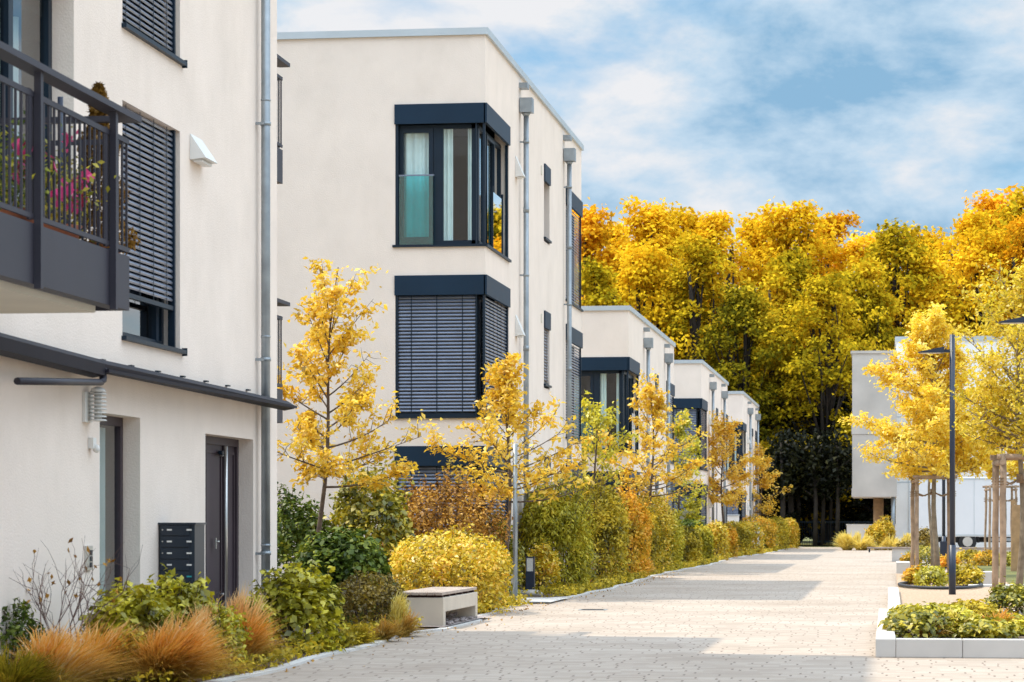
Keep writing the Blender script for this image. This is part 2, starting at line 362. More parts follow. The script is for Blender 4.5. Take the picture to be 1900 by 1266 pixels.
    def build(s, name, mats, parent=None, loc=None, bevel=0):
        me = bpy.data.meshes.new(name)
        org = Vector(loc) if loc is not None else (wloc(parent) if parent else Vector((0, 0, 0)))
        me.from_pydata([(v[0] - org.x, v[1] - org.y, v[2] - org.z) for v in s.v], [], s.f)
        for m in (mats if isinstance(mats, (list, tuple)) else [mats]): me.materials.append(m)
        me.polygons.foreach_set('material_index', s.m); me.polygons.foreach_set('use_smooth', s.sm)
        me.update()
        o = bpy.data.objects.new(name, me); COL.objects.link(o)
        if parent: o.parent = parent
        elif loc is not None: o.location = loc
        if bevel:
            b = o.modifiers.new('bevel', 'BEVEL'); b.width = bevel; b.segments = 2; b.limit_method = 'ANGLE'
        return o
def box_part(name, m, parent, *a, F=None, bevel=0):
    b = MB()
    if F: b.fbox(F, *a)
    else: b.box(*a)
    return b.build(name, m, parent, bevel=bevel)
def copy_tree(o, parent=None):
    c = o.copy(); COL.objects.link(c)
    if parent: c.parent = parent
    for ch in [x for x in KIDS.get(o.name, [])]: copy_tree(ch, c)
    return c
KIDS = {}
def index_kids():
    KIDS.clear()
    for x in bpy.data.objects:
        if x.parent: KIDS.setdefault(x.parent.name, []).append(x)

# ------------------------------------------------------------------ foliage helpers
def unit(a): return a / np.maximum(np.linalg.norm(a, axis=-1, keepdims=True), 1e-9)
def leaf_geo(C, size, rng, aspect=.5, up=.5, outdir=None, droop=0., out=.5):
    n = len(C)
    nrm = rng.normal(size=(n, 3)); nrm[:, 2] += up * 2
    if outdir is not None: nrm += outdir * out * 2
    nrm = unit(nrm)
    ax = rng.normal(size=(n, 3)); ax[:, 2] -= droop * 2
    if outdir is not None: ax += outdir * .6
    ax = unit(ax - nrm * (ax * nrm).sum(1, keepdims=True))
    sd_ = np.cross(nrm, ax)
    s = (size * rng.uniform(.65, 1.3, n))[:, None]
    V = np.empty((n, 4, 3))
    V[:, 0] = C - ax * s * .5
    V[:, 1] = C + sd_ * s * aspect * .5 + nrm * s * .10
    V[:, 2] = C + ax * s * .5 - nrm * s * .05
    V[:, 3] = C - sd_ * s * aspect * .5 + nrm * s * .10
    return V.reshape(-1, 3), np.arange(4 * n, dtype=np.int32).reshape(-1, 4)
def bez(p0, p1, p2, n):
    return [p0 * (1 - t) ** 2 + p1 * 2 * t * (1 - t) + p2 * t * t for t in np.linspace(0, 1, n)]

def young_tree(base, H, z_fork, profile, seed, m_leaf, label, cat_group, n_limb=20, twigs=9, lpt=22, leaf=.10, r0=.045, bark='bark',
               asym=None, spread=.15, lean=0., name='young_tree', trunk_parts=None):
    """profile: list of (z fraction between fork and top, radius m)"""
    rng = np.random.default_rng(seed)
    bx, by = base; tr = thing(name, (bx, by, 0), label, 'tree', cat_group)
    tb = MB()
    B = np.array([bx, by, 0.]); kx = rng.uniform(-.1, .1, 6)
    zs = np.linspace(0, H * .97, 12)
    trunk = [B + np.array([lean * z / H + .05 * sin(z * 1.7 + kx[0] * 30), .04 * cos(z * 1.3 + kx[1] * 30), z]) for z in zs]
    tb.tube(trunk, [r0 * (1.15 if k == 0 else 1) * (1 - .86 * (z / H)) for k, z in enumerate(zs)], 8)
    def trunk_at(z):
        f = z / zs[-1] * (len(zs) - 1); i = min(int(f), len(zs) - 2); return trunk[i] * (1 - (f - i)) + trunk[i + 1] * (f - i)
    pz = [p[0] for p in profile]; pr = [p[1] for p in profile]
    C = []; OD = []
    for k in range(n_limb):
        fz = ((k + rng.uniform(.1, .9)) / n_limb) ** 1.3
        zt = z_fork + (H - z_fork) * fz
        th = k * 2.399 + rng.uniform(-.4, .4)
        R = np.interp(fz, pz, pr) * rng.uniform(.62, 1.2); dens = rng.choice([.45, .9, 1.5])
        if asym is not None: R *= 1 + asym * cos(th) 
        z0 = z_fork + (zt - z_fork) * .72 - .1 * R
        z0 = max(z0, z_fork * .93)
        p0 = trunk_at(min(z0, zs[-1])); tip = trunk_at(min(zt, zs[-1])) + np.array([R * cos(th), R * sin(th), (.05 + .12 * rng.uniform()) * R]); tip[2] = max(tip[2], zt)
        mid = (p0 + tip) / 2 + np.array([0, 0, -.10 * R]) + rng.normal(size=3) * .05 * R
        pts = bez(p0, mid, tip, 8); rl = r0 * .42 * (1 - .5 * fz)
        tb.tube(pts, [rl * (1 - .8 * q / 7) for q in range(8)], 5, cap=False)
        od = unit(np.array([cos(th), sin(th), .3]))
        for j in range(twigs):
            q = .30 + .70 * (j + rng.uniform()) / twigs
            i = min(int(q * 7), 6); s_ = pts[i] + (pts[i + 1] - pts[i]) * (q * 7 - i)
            dv = unit(od * .7 + rng.normal(size=3) * .75 + np.array([0, 0, .25])); ln = rng.uniform(.18, .42) * min(1, .5 + R * .5)
            e = s_ + dv * ln; md = (s_ + e) / 2 + rng.normal(size=3) * .03
            tb.tube([s_, md, e], [rl * .34, rl * .24, rl * .1], 4, cap=False)
            nn = int(lpt * dens * rng.uniform(.45, 1.5))
            if rng.uniform() < .12: nn = nn // 4
            u = rng.uniform(.15, 1.1, nn)[:, None]
            cc = s_ + dv * ln * u + rng.normal(size=(nn, 3)) * spread * np.array([.55, .55, .38])
            C.append(cc); OD.append(np.repeat(dv[None], nn, 0))
    # top shoot
    nn = int(lpt * 4); u = rng.uniform(.80, 1.0, nn) * zs[-1]
    cc = np.array([trunk_at(z) for z in u]) + rng.normal(size=(nn, 3)) * .07; C.append(cc); OD.append(np.repeat(np.array([[0, 0, 1.]]), nn, 0))
    C = np.concatenate(C); OD = np.concatenate(OD)
    V, Fq = leaf_geo(C, leaf, rng, .5, .5, OD, .15, .1)
    tb.build('trunk', M[bark], tr)
    np_mesh('crown', V, Fq, M[m_leaf], tr)
    return tr

def shrub(base, rx, ry, h, n, leaf, m_leaf, label, seed, group=None, name='shrub', lump=.22, nl=9, flat=.5, droop=.1, aspect=.5, stems=True, sprigs=0,
          cat='shrub', z0=0., shell=.45, flowers=None, power=2.0, skirt=1.0):
    rng = np.random.default_rng(seed); bx, by = base
    root = thing(name, (bx, by, z0), label, cat, group)
    d = rng.normal(size=(n, 3)); d[:, 2] = np.abs(d[:, 2]) * 1.0 - .35; d = unit(d)
    d[:, 2] = np.maximum(d[:, 2], -.45)
    lc = unit(rng.normal(size=(nl, 3)) + np.array([0, 0, .3])); la = rng.uniform(-lump, lump, nl)
    f = 1 + (np.exp(-((1 - d @ lc.T) * 7)) * la).sum(1)
    r = (rng.uniform(shell ** 3, 1, n) ** (1 / 3)) * f
    # super-ellipsoid for clipped plants
    q = (np.abs(d) ** power).sum(1) ** (-1 / power)
    C = d * (r * q)[:, None] * np.array([rx, ry, h * .5]); C[:, 2] += h * .5
    lowm = d[:, 2] < .1; k_ = 1 / np.sqrt(np.maximum(1 - np.minimum(d[:, 2], 0) ** 2, .3)) ; C[:, :2] *= np.where(lowm, k_ * skirt, 1)[:, None]
    lo = rng.uniform(0, 1, n) < .5; C[:, 2] = np.where(lowm & lo, C[:, 2] * rng.uniform(.05, 1, n), C[:, 2])
    C += rng.normal(size=C.shape) * leaf * .35
    C[:, 2] = np.maximum(C[:, 2], .03)
    C += np.array([bx, by, z0]); OD = d.copy()
    sb = MB(); B = np.array([bx, by, z0])
    if sprigs:
        EC = []; EO = []
        for k in range(sprigs):
            dd = unit(rng.normal(size=3) + np.array([0, 0, 1.3])); dd[2] = abs(dd[2])
            s_ = B + np.array([0, 0, h * .5]) + dd * np.array([rx, ry, h * .5]) * .85
            e = s_ + (dd * .6 + np.array([0, 0, .6])) * rng.uniform(.15, .38) * h * .5
            sb.tube([s_, e], [.006, .003], 4, cap=False); m_ = int(14 * rng.uniform(.6, 1.4)); u = rng.uniform(0, 1, m_)[:, None]
            EC.append(s_ + (e - s_) * u + rng.normal(size=(m_, 3)) * leaf * .35); EO.append(np.repeat(dd[None], m_, 0))
        C = np.concatenate([C] + EC); OD = np.concatenate([OD] + EO)
    V, Fq = leaf_geo(C, leaf, rng, aspect, flat, OD, droop, .45)
    for k in range(9 if stems else 4):
        th = rng.uniform(0, 2 * pi); rr = rng.uniform(.3, .8)
        p0 = B + np.array([cos(th) * rx * .12, sin(th) * ry * .12, -.02]); p2 = B + np.array([cos(th) * rx * rr, sin(th) * ry * rr, h * rng.uniform(.55, .85)])
        sb.tube(bez(p0, (p0 + p2) / 2 + np.array([0, 0, h * .12]), p2, 5), [.014, .012, .010, .007, .004], 5, cap=False)
    sb.build('stems', M['bark'], root)
    np_mesh('foliage', V, Fq, M[m_leaf], root)
    if flowers:
        mt, nf, fs = flowers
        dd = unit(rng.normal(size=(nf, 3)) * np.array([1, 1, .6]) + np.array([.6, -.8, .1])); CC = np.array([bx, by, z0 + h * .5]) + dd * np.array([rx, ry, h * .5]) * 1.02
        CC = np.repeat(CC, 5, 0) + rng.normal(size=(nf * 5, 3)) * fs * .5
        V, Fq = leaf_geo(CC, fs, rng, .8, .2); np_mesh('blossom', V, Fq, M[mt], root)
    return root

def grass_tuft(base, R, h, n, m_, label, seed, group=None, lean=(0, 0), wid=.006, name='ornamental_grass', z0=0, plume=True, spreadr=.35):
    rng = np.random.default_rng(seed); bx, by = base
    nb = 13 if n > 1200 else 6; bi = rng.integers(0, nb, n)
    bth = rng.uniform(0, 2 * pi, nb); bo = rng.uniform(.15, 1.05, nb); bh = rng.uniform(.62, 1.12, nb)
    th = bth[bi] + rng.normal(size=n) * .38; r0 = R * .32 * np.sqrt(rng.uniform(0, 1, n)); out = R * np.clip(bo[bi] + rng.normal(size=n) * .22, .02, 1.5)
    loose = rng.uniform(0, 1, n) < .18; th = np.where(loose, rng.uniform(0, 2 * pi, n), th); out = np.where(loose, R * rng.uniform(0, 1.7, n), out)
    hh = h * bh[bi] * rng.uniform(.6, 1.15, n) * (1 - .42 * (out / R - .15).clip(0, 1) ** 2)
    K = 6; ts = np.linspace(0, 1, K)
    dx = np.cos(th); dy = np.sin(th)
    P = np.empty((n, K, 3))
    for k, t in enumerate(ts):
        o = r0 + out * t ** 1.7
        P[:, k, 0] = bx + dx * o + lean[0] * h * t ** 1.6; P[:, k, 1] = by + dy * o + lean[1] * h * t ** 1.6
        P[:, k, 2] = z0 + hh * (1.25 * t - .38 * t * t * (1 + out / R * .6))
    P += (rng.normal(size=(n, 1, 3)) * .02 + rng.normal(size=P.shape) * .012) * ts[None, :, None]
    P[:, :, 2] = np.maximum(P[:, :, 2], z0 + .005)
    ang = rng.uniform(0, pi, n); sx = np.cos(ang)[:, None]; sy = np.sin(ang)[:, None]
    wv = wid * np.array([1, 1, .9, .8, .6, .25] if not plume else [.7, .7, .7, 1.1, 1.0, .2])[None, :] * rng.uniform(.6, 1.3, n)[:, None]
    A = P.copy(); A[:, :, 0] += sx * wv; A[:, :, 1] += sy * wv
    Bq = P.copy(); Bq[:, :, 0] -= sx * wv; Bq[:, :, 1] -= sy * wv
    V = np.stack([A, Bq], 2).reshape(-1, 3)
    i = (np.arange(n) * K * 2)[:, None] + (np.arange(K - 1) * 2)[None]
    Fq = np.stack([i, i + 1, i + 3, i + 2], -1).reshape(-1, 4)
    o = np_mesh(name, V, Fq, M[m_], None, (bx, by, z0))
    return tag(o, label, 'ornamental grass', group)

# ------------------------------------------------------------------ ground
def sheet(name, x0, x1, y0, y1, z, m):
    b = MB(); b.face([(x0, y0, z), (x1, y0, z), (x1, y1, z), (x0, y1, z)]); o = b.build(name, m); tag(o, kind='structure'); return o
sheet('ground', -900, 900, -300, 1500, -.03, M['grassg'])
sheet('street_paving', -30, 40, -30, 139, 0.0, M['pave'])
# planting strip left of the street, its edge meanders slightly and cuts in at the far end
b = MB(); rng = random.Random(3)
edge = [(-5.45, 0)]
y = 4
while y < 139:
    ex = -5.52 - .12 * sin(y * .21) - .05 * sin(y * 1.3)
    if 31.9 < y < 36: ex = -5.36
    if 38 < y < 46: ex = -5.78
    if y > 95: ex += (y - 95) * .024
    edge.append((ex, y)); y += 1
for (xa, ya), (xb, yb) in zip(edge, edge[1:]):
    b.face([(-30, ya, .012), (xa, ya, .012), (xb, yb, .012), (-30, yb, .012)])
tag(b.build('garden_soil', M['soil']), kind='structure')
# pale edge slabs
b = MB()
for (xa, ya), (xb, yb) in zip(edge, edge[1:]):
    b.hexa([(xa, ya + .004, -.01), (xa + .11, ya + .004, -.01), (xb + .11, yb - .004, -.01), (xb, yb - .004, -.01), (xa, ya + .004, .022), (xa + .11, ya + .004, .022), (xb + .11, yb - .004, .022), (xb, yb - .004, .022)])
tag(b.build('kerb_edging', M['kerb']), kind='structure')
# lay-by slabs in front of the pole
sheet('slab_pavement', -6.6, -5.3, 42.6, 45.2, .026, M['kerb'])
# bench gravel
sheet('gravel', -6.0, -5.30, 32.3, 36.2, .034, M['gravel'])

# ------------------------------------------------------------------ building parts
def wall(F, W, z0, z1, holes, depth, name, m, parent, base_b=0):
    """holes: (a0,a1,z0,z1,skip) skip: set of 'l','r' reveals to leave out, and inset for corner"""
    b = MB(); A = sorted({0, W} | {h[0] for h in holes} | {h[1] for h in holes}); Zs = sorted({z0, z1} | {h[2] for h in holes} | {h[3] for h in holes})
    for i in range(len(A) - 1):
        for j in range(len(Zs) - 1):
            am, zm = (A[i] + A[i + 1]) / 2, (Zs[j] + Zs[j + 1]) / 2
            if any(h[0] < am < h[1] and h[2] < zm < h[3] for h in holes): continue
            b.face([F.p(A[i], base_b, Zs[j]), F.p(A[i + 1], base_b, Zs[j]), F.p(A[i + 1], base_b, Zs[j + 1]), F.p(A[i], base_b, Zs[j + 1])])
    for h in holes:
        a0, a1, h0, h1 = h[:4]; sk = h[4] if len(h) > 4 else ''; ins0 = depth if 'L' in sk else 0; ins1 = 0
        if 'l' not in sk: b.face([F.p(a0, base_b, h0), F.p(a0, base_b - depth, h0), F.p(a0, base_b - depth, h1), F.p(a0, base_b, h1)])
        if 'r' not in sk: b.face([F.p(a1, base_b, h0), F.p(a1, base_b - depth, h0), F.p(a1, base_b - depth, h1), F.p(a1, base_b, h1)])
        b.face([F.p(a0 + ins0, base_b, h0), F.p(a1, base_b, h0), F.p(a1, base_b - depth, h0), F.p(a0 + ins0, base_b - depth, h0)])
        b.face([F.p(a0 + ins0, base_b, h1), F.p(a1, base_b, h1), F.p(a1, base_b - depth, h1), F.p(a0 + ins0, base_b - depth, h1)])
    return b.build(name, m, parent)
def sash(fb, F, a0, a1, z0, z1, b0, w_=.07, d=.06):
    """frame ring in the mesh fb"""
    fb.fbox(F, a0, a0 + w_, b0 - d, b0, z0, z1); fb.fbox(F, a1 - w_, a1, b0 - d, b0, z0, z1)
    fb.fbox(F, a0 + w_, a1 - w_, b0 - d, b0, z0, z0 + w_); fb.fbox(F, a0 + w_, a1 - w_, b0 - d, b0, z1 - w_, z1)
def pane_to(pb, F, a0, a1, z0, z1, b0):
    pb.face([F.p(a0, b0, z0), F.p(a1, b0, z0), F.p(a1, b0, z1), F.p(a0, b0, z1)])
def blind_to(bb, F, a0, a1, z0, z1, b0, pitch=.061, tilt=.62):
    z = z1 - pitch
    while z > z0 + .04:
        h = pitch * .94
        p = [(b0 - .030, z + h), (b0 - .006, z + h * .72), (b0 + .012, z + h * .30), (b0 + .004, z)]
        for (ba, za), (bb_, zb) in zip(p, p[1:]):
            bb.face([F.p(a0, ba, za), F.p(a1, ba, za), F.p(a1, bb_, zb), F.p(a0, bb_, zb)], 0)
        z -= pitch
    bb.fbox(F, a0, a1, b0 - .03, b0 + .02, z0, z0 + .045, 1)
    nc = max(2, int((a1 - a0) / .55) + 1)
    for k in range(nc):
        a = a0 + (a1 - a0) * (k + .5) / nc
        bb.fbox(F, a - .007, a + .007, b0 + .014, b0 + .017, z0 + .05, z1, 1)
def curtain_to(cb, F, a0, a1, z0, z1, b0, seed=0, amp=.035, per=.11):
    n = max(6, int((a1 - a0) / .018)); r = random.Random(seed); ph = r.uniform(0, 6)
    P = [(a0 + (a1 - a0) * k / n, b0 + amp * sin(2 * pi * (a0 + (a1 - a0) * k / n) / per + ph + sin(k * .13) * 1.2)) for k in range(n + 1)]
    for (aa, ba), (ab, bb_) in zip(P, P[1:]):
        cb.face([F.p(aa, ba, z0), F.p(ab, bb_, z0), F.p(ab, bb_, z1), F.p(aa, ba, z1)], 0, True)

WF, WR, WH = 1.57, 2.9, 2.45     # corner window: front width, return width, total height
def corner_window(parent, X, Y0, zt, mode, seed, wf=WF, wr=WR, flip=1):
    """flip=1: near corner (front face looks at -Y). mode: 'open','closed','half'"""
    FS = Fr(X, Y0, (0, 1), (1, 0))                 # street side, a runs +Y from corner
    FF = Fr(X, Y0, (-1, 0), (0, -1))               # front face, a runs -X from corner
    zb = zt - WH; zh = zt - .34
    fb = MB(); sb = -.14
    for F, W in ((FF, wf), (FS, wr)):
        st = .155
        fb.fbox(F, st, W, sb - .07, sb, zb + .03, zb + .11); fb.fbox(F, st, W, sb - .07, sb, zh - .07, zh)
        fb.fbox(F, W - .07, W, sb - .07, sb, zb + .11, zh - .07)
    # corner post of the glazing
    fb.box(X - .26, X - .14, Y0 + .14, Y0 + .26, zb + .03, zh)
    mullF = [(.84, .17)] ; mullS = [(.95, .08), (2.0, .08)]
    for F, ml in ((FF, mullF), (FS, mullS)):
        for a, w_ in ml:
            if a < (wf if F is FF else wr): fb.fbox(F, a - w_ / 2, a + w_ / 2, sb - .07, sb + .004, zb + .11, zh - .07)
    # opening sash ring in front panel (left part) and the street part
    sash(fb, FF, .93, wf - .05, zb + .10, zh - .06, sb + .02, .075, .05)
    sash(fb, FS, 1.0, 1.97, zb + .10, zh - .06, sb + .02, .06, .05)
    fr = fb.build('window', M['frame'], parent)
    gb = MB()
    pane_to(gb, FF, .18, wf - .05, zb + .08, zh - .05, sb - .035); pane_to(gb, FS, .18, wr - .05, zb + .08, zh - .05, sb - .035)
    gb.build('pane', M['glass'], fr)
    hb = MB(); hb.fbox(FF, 0, wf + .01, -.02, .03, zh, zt); hb.fbox(FS, -.03, wr + .01, -.02, .032, zh + .001, zt - .001)
    hb.build('shutter_box', M['navy'], fr)
    s_ = MB(); s_.fbox(FF, -.045, wf + .045, -.13, .045, zb - .012, zb + .028); s_.fbox(FS, -.04, wr + .05, -.13, .046, zb - .013, zb + .0275)
    s_.build('sill', M['frame'], fr)
    box_part('guide_rail', M['frame'], fr, X - .045, X - .005, Y0 + .005, Y0 + .045, zb + .03, zh)
    for F_, q in ((FF, (wf - .05, wf - .005, -.06, -.01)), (FS, (wr - .05, wr - .005, -.06, -.01)), (FF, (.15, .175, -.05, -.02))): box_part('guide_rail', M['frame'], fr, *q, zb + .03, zh, F=F_)
    if mode in ('closed', 'front'):
        bb = MB(); blind_to(bb, FF, .18, wf - .052, zb + .03, zh, -.045)
        bb.build('blind', [M['slat'], M['frame']], fr)
    if mode in ('closed', 'side'):
        bb = MB(); blind_to(bb, FS, .06, wr - .052, zb + .03, zh, -.045)
        bb.build('blind', [M['slat'], M['frame']], fr)
    if mode in ('open', 'side', 'front'):
        for F_, q0, q1, am, pe in ((FF, .86 if seed < 20 else 1.3, wf - .08, .03, .13), (FF, .24, .34, .02, .06), (FF, .60, .80, .03, .08), (FS, 2.1, 2.8, .03, .12)):
            cb = MB(); curtain_to(cb, F_, q0, q1, zb + .03, zh, -.26, seed, am, pe); cb.build('curtain', M['curtain'], fr)
        box_part('balustrade', M['glass2'], fr, 1.0, 2.2, -.03, -.02, zb + .03, zb + 1.05, F=FS); box_part('balustrade', M['glass2'], fr, .92, wf - .06, -.065, -.055, zb + .03, zb + 1.22, F=FF)
        box_part('handrail', M['slat'], fr, .90, wf - .05, -.075, -.045, zb + 1.221, zb + 1.245, F=FF)
        for q in (.96, 2.205): box_part('balustrade_post', M['frame'], fr, q, q + .035, -.045, -.005, zb + .03, zb + 1.14, F=FS)
    return fr
def far_corner_window(parent, X, Y1_, zt, closed=True):
    F = Fr(X, Y1_ - 3.0, (0, 1), (1, 0)); zb = zt - WH; zh = zt - .34
    fb = MB(); sash(fb, F, .0, 2.84, zb + .03, zh, -.14, .08, .07); fb.fbox(F, 1.4, 1.48, -.21, -.135, zb + .1, zh - .07)
    fb.fbox(F, 2.95, 2.99, -.045, -.005, zb + .03, zh)
    fr = fb.build('window', M['frame'], parent)
    g = MB(); pane_to(g, F, .05, 2.8, zb + .1, zh - .06, -.175); g.build('pane', M['glass'], fr)
    h = MB(); h.fbox(F, -.01, 3.03, -.02, .03, zh, zt); h.build('shutter_box', M['navy'], fr)
    s_ = MB(); s_.fbox(F, -.05, 3.04, -.13, .045, zb - .012, zb + .028); s_.build('sill', M['frame'], fr)
    if closed:
        bb = MB(); blind_to(bb, F, .02, 2.94, zb + .03, zh, -.045); bb.build('blind', [M['slat'], M['frame']], fr)
    return fr
def small_window(parent, F, a0, a1, zt, hgt, closed):
    zb = zt - hgt; zh = zt - .34
    fb = MB(); sash(fb, F, a0, a1, zb + .03, zh, -.12, .06, .06); fr = fb.build('window', M['frame'], parent)
    g = MB(); pane_to(g, F, a0 + .04, a1 - .04, zb + .06, zh - .04, -.15); g.build('pane', M['glass'], fr)
    h = MB(); h.fbox(F, a0 - .01, a1 + .01, -.02, .03, zh, zt); h.build('shutter_box', M['navy'], fr)
    s_ = MB(); s_.fbox(F, a0 - .04, a1 + .04, -.11, .045, zb - .012, zb + .028); s_.build('sill', M['frame'], fr)
    if closed:
        bb = MB(); blind_to(bb, F, a0 + .01, a1 - .01, zb + .03, zh, -.04); bb.build('blind', [M['slat'], M['frame']], fr)
def downpipe(parent, X, Y, ztop, zscup):
    p = MB(); r = .05; cx = X + .12
    p.tube([(cx, Y, 0.02), (cx, Y, ztop - .28)], r, 12)
    for z in (1.0, 3.3, 5.9, 8.4):
        if z < ztop - .5: p.tube([(cx, Y, z), (cx, Y, z + .05)], r + .008, 12); p.box(X - .01, cx, Y - .012, Y + .012, z + .01, z + .04)
        if z + 1.2 < ztop - .5: p.tube([(cx, Y, z + 1.2), (cx, Y, z + 1.3)], r + .006, 12)
    d = p.build('downpipe', M['zinc'], parent)
    h = MB(); h.box(X + .012, X + .25, Y - .13, Y + .13, ztop - .27, ztop); h.tube([(cx, Y, ztop - .33), (cx, Y, ztop - .27)], [.052, .09], 12); h.build('rainwater_head', M['zinc'], d)
    s_ = MB(); s_.box(X - .02, X + .16, Y - .14, Y + .14, zscup - .1, zscup); s_.build('roof_spout', M['zinc'], d)
def vent_hood(parent, F, a, zb, w_=.26, h=.36, d=.16, name='vent_hood'):
    b = MB(); A = [F.p(a, 0.002, zb), F.p(a + w_, 0.002, zb), F.p(a + w_, d, zb + .02), F.p(a, d, zb + .02)]; T = [F.p(a, .002, zb + h), F.p(a + w_, .002, zb + h)]
    b.face([A[3], A[2], T[1], T[0]]); b.face([A[0], A[3], T[0]]); b.face([A[1], A[2], T[1]]); b.face([A[0], A[1], A[2], A[3]])
    b.fbox(F, a + .04, a + w_ - .04, .03, d - .05, zb - .02, zb + .004)
    return b.build(name, M['white'], parent)

def villa(name, X, Y0, L, tops, roof, width, modes, label, stuc, seed):
    root = thing(name, (X, Y0, 0), label, 'apartment building', 'cream flat-roofed apartment buildings along the street')
    FS = Fr(X, Y0, (0, 1), (1, 0)); FFm = Fr(X, Y0, (-1, 0), (0, -1))
    hs_ = []; hf = []
    far0 = L - 3.0; sm0 = 8.0
    for zt in tops:
        zb = max(zt - WH, .02)
        hs_ += [(0, WR, zb, zt, 'lL'), (far0, L, zb, zt, 'r')]
        hf += [(0, WF, zb, zt, 'l')]
        hs_ += [(sm0, sm0 + .9, zt - 1.55, zt)]
    hs_.sort()
    # walls with openings: street side, front (rear/left/back plain)
    wall(FS, L, -.02, roof, hs_, .26, 'wall', M[stuc], root)
    wall(FFm, width, -.02, roof, hf, .26, 'wall', M[stuc], root)
    b = MB(); xl = X - width; yl = Y0 + L
    b.face([(xl, Y0, 0), (xl, yl, 0), (xl, yl, roof), (xl, Y0, roof)])
    b.face([(xl, yl, 0), (X - .3, yl, 0), (X - .3, yl, roof), (xl, yl, roof)])
    A = sorted({0, roof} | {z for zt in tops for z in (max(zt - WH, .02), zt)})
    for z0, z1 in zip(A, A[1:]):
        if any(max(zt - WH, .02) <= z0 < zt for zt in tops): continue
        b.face([(X - .3, yl, z0), (X, yl, z0), (X, yl, z1), (X - .3, yl, z1)])
    b.build('wall', M[stuc], root)
    # inner rooms: floors and a cross wall
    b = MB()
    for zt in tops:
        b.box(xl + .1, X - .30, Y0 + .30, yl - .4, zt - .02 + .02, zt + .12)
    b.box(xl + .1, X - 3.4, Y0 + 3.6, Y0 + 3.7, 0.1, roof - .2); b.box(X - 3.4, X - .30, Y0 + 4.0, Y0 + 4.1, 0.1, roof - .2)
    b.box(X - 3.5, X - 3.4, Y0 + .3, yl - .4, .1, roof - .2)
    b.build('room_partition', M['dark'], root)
    r = MB(); r.box(xl + .02, X - .02, Y0 + .02, yl - .02, roof - .12, roof - .02); rf = r.build('roof', M['coping'], root)
    c = MB(); e = .05
    c.box(xl - e, X + e, Y0 - e, Y0 + .32, roof + .0, roof + .12); c.box(X - .32, X + e + .001, Y0 + .321, yl + e, roof + .0, roof + .119)
    c.box(xl - e, X - .321, yl - .32, yl + e, roof, roof + .12); c.box(xl - e, xl + .3, Y0 + .321, yl - .321, roof, roof + .119)
    n = int(width / 3.2)
    for k in range(1, n + 1): c.box(X - 3.7 * k, X - 3.7 * k + .05, Y0 - e - .003, Y0 + .1, roof - .005, roof + .124)
    c.build('parapet_coping', M['coping'], rf)
    for i, zt in enumerate(tops):
        corner_window(root, X, Y0, zt, modes[i], seed + i * 7)
        far_corner_window(root, X, yl, zt, True)
        small_window(root, FS, sm0, sm0 + .9, zt, 1.5 if i else 1.5, i > 0)
    for a in (4.4, 11.35): downpipe(root, X, Y0 + a, roof - .42, roof - .14)
    for zt in tops: vent_hood(root, FS, 3.75, zt - .80, .28, .40, .16)
    for zt in tops: box_part('air_brick', M['soffit'], root, 7.5, 7.62, .001, .02, zt - .28, zt - .1, F=FS)
    return root

S3 = [8.49, 5.54, 2.60]; S2 = [5.54, 2.60]
villa('apartment_building', -6.87, 46.13, 14.7, S3, 9.66, 12, ['open', 'closed', 'closed'],
      'three-storey cream block with navy corner windows, closed blinds below an open curtained top window', 'stucco', 10)
villa('apartment_building', -6.65, 69.7, 14.9, S2, 6.74, 12, ['open', 'closed'],
      'two-storey cream block directly beyond the three-storey one, open dark corner window upstairs', 'stucco', 31)
villa('apartment_building', -6.40, 93.4, 15.2, S2, 6.74, 12, ['closed', 'closed'],
      'two-storey cream block second from the far end of the row, blinds closed on both floors', 'stucco', 52)
villa('apartment_building', -6.2, 116.0, 14.0, S2, 6.74, 12, ['open', 'closed'],
      'farthest two-storey cream block of the row, small with open upper corner window', 'stucco', 73)
def garden_wall(x0, x1, y, h, label):
    b = MB(); b.box(x0, x1, y, y + .2, 0, h, 0); b.box(x0 - .03, x1 + .03, y - .03, y + .23, h + .002, h + .05, 1)
    o = b.build('garden_wall', [M['stucco_w'], M['coping']], None, ((x0 + x1) / 2, y, 0)); tag(o, label, 'wall', 'low white garden walls')
x_, y_ = G(1285, 88); garden_wall(-12.0, x_, y_, Zp(952, 88), 'low white garden wall between the second and third cream blocks')
x_, y_ = G(1371, 112); garden_wall(-12.0, x_, y_, Zp(957, 112), 'low white garden wall just before the farthest cream block')

# ------------------------------------------------------------------ near building (left)
XB = -7.15
tB, YB = onX(514, XB)
B1 = thing('apartment_building', (XB, YB, 0), 'nearest cream apartment building at the left with balcony, awning and entrance doors', 'apartment building', 'cream flat-roofed apartment buildings along the street')
FB = Fr(XB, 0, (0, 1), (1, 0))
FW = Fr(XB, 6.0, (0, 1), (1, 0))   # wall frame starting at Y=6
_, w0 = onX(227, XB); _, w1 = onX(334, XB); _, n0 = onX(185, XB); _, n1 = onX(260, XB); _, d0 = onX(381, XB); _, d1 = onX(470, XB); _, bd1 = onX(137, XB)
holes = [(w0 - 6, w1 - 6, 3.02, 5.27), (w0 - 6, w1 - 6, 5.96, 8.22), (n0 - 6, n1 - 6, .03, 2.30), (d0 - 6, d1 - 6, .03, 2.23), (18.0 - 6, bd1 - 6, 3.35, 6.1)]
wall(FW, YB - 6, -.02, 9.66, holes, .24, 'wall', M['stucco'], B1)
b = MB()
b.face([(XB, YB, 0), (XB - 12, YB, 0), (XB - 12, YB, 9.66), (XB, YB, 9.66)]); b.face([(XB, 6, 0), (XB - 12, 6, 0), (XB - 12, 6, 9.66), (XB, 6, 9.66)])
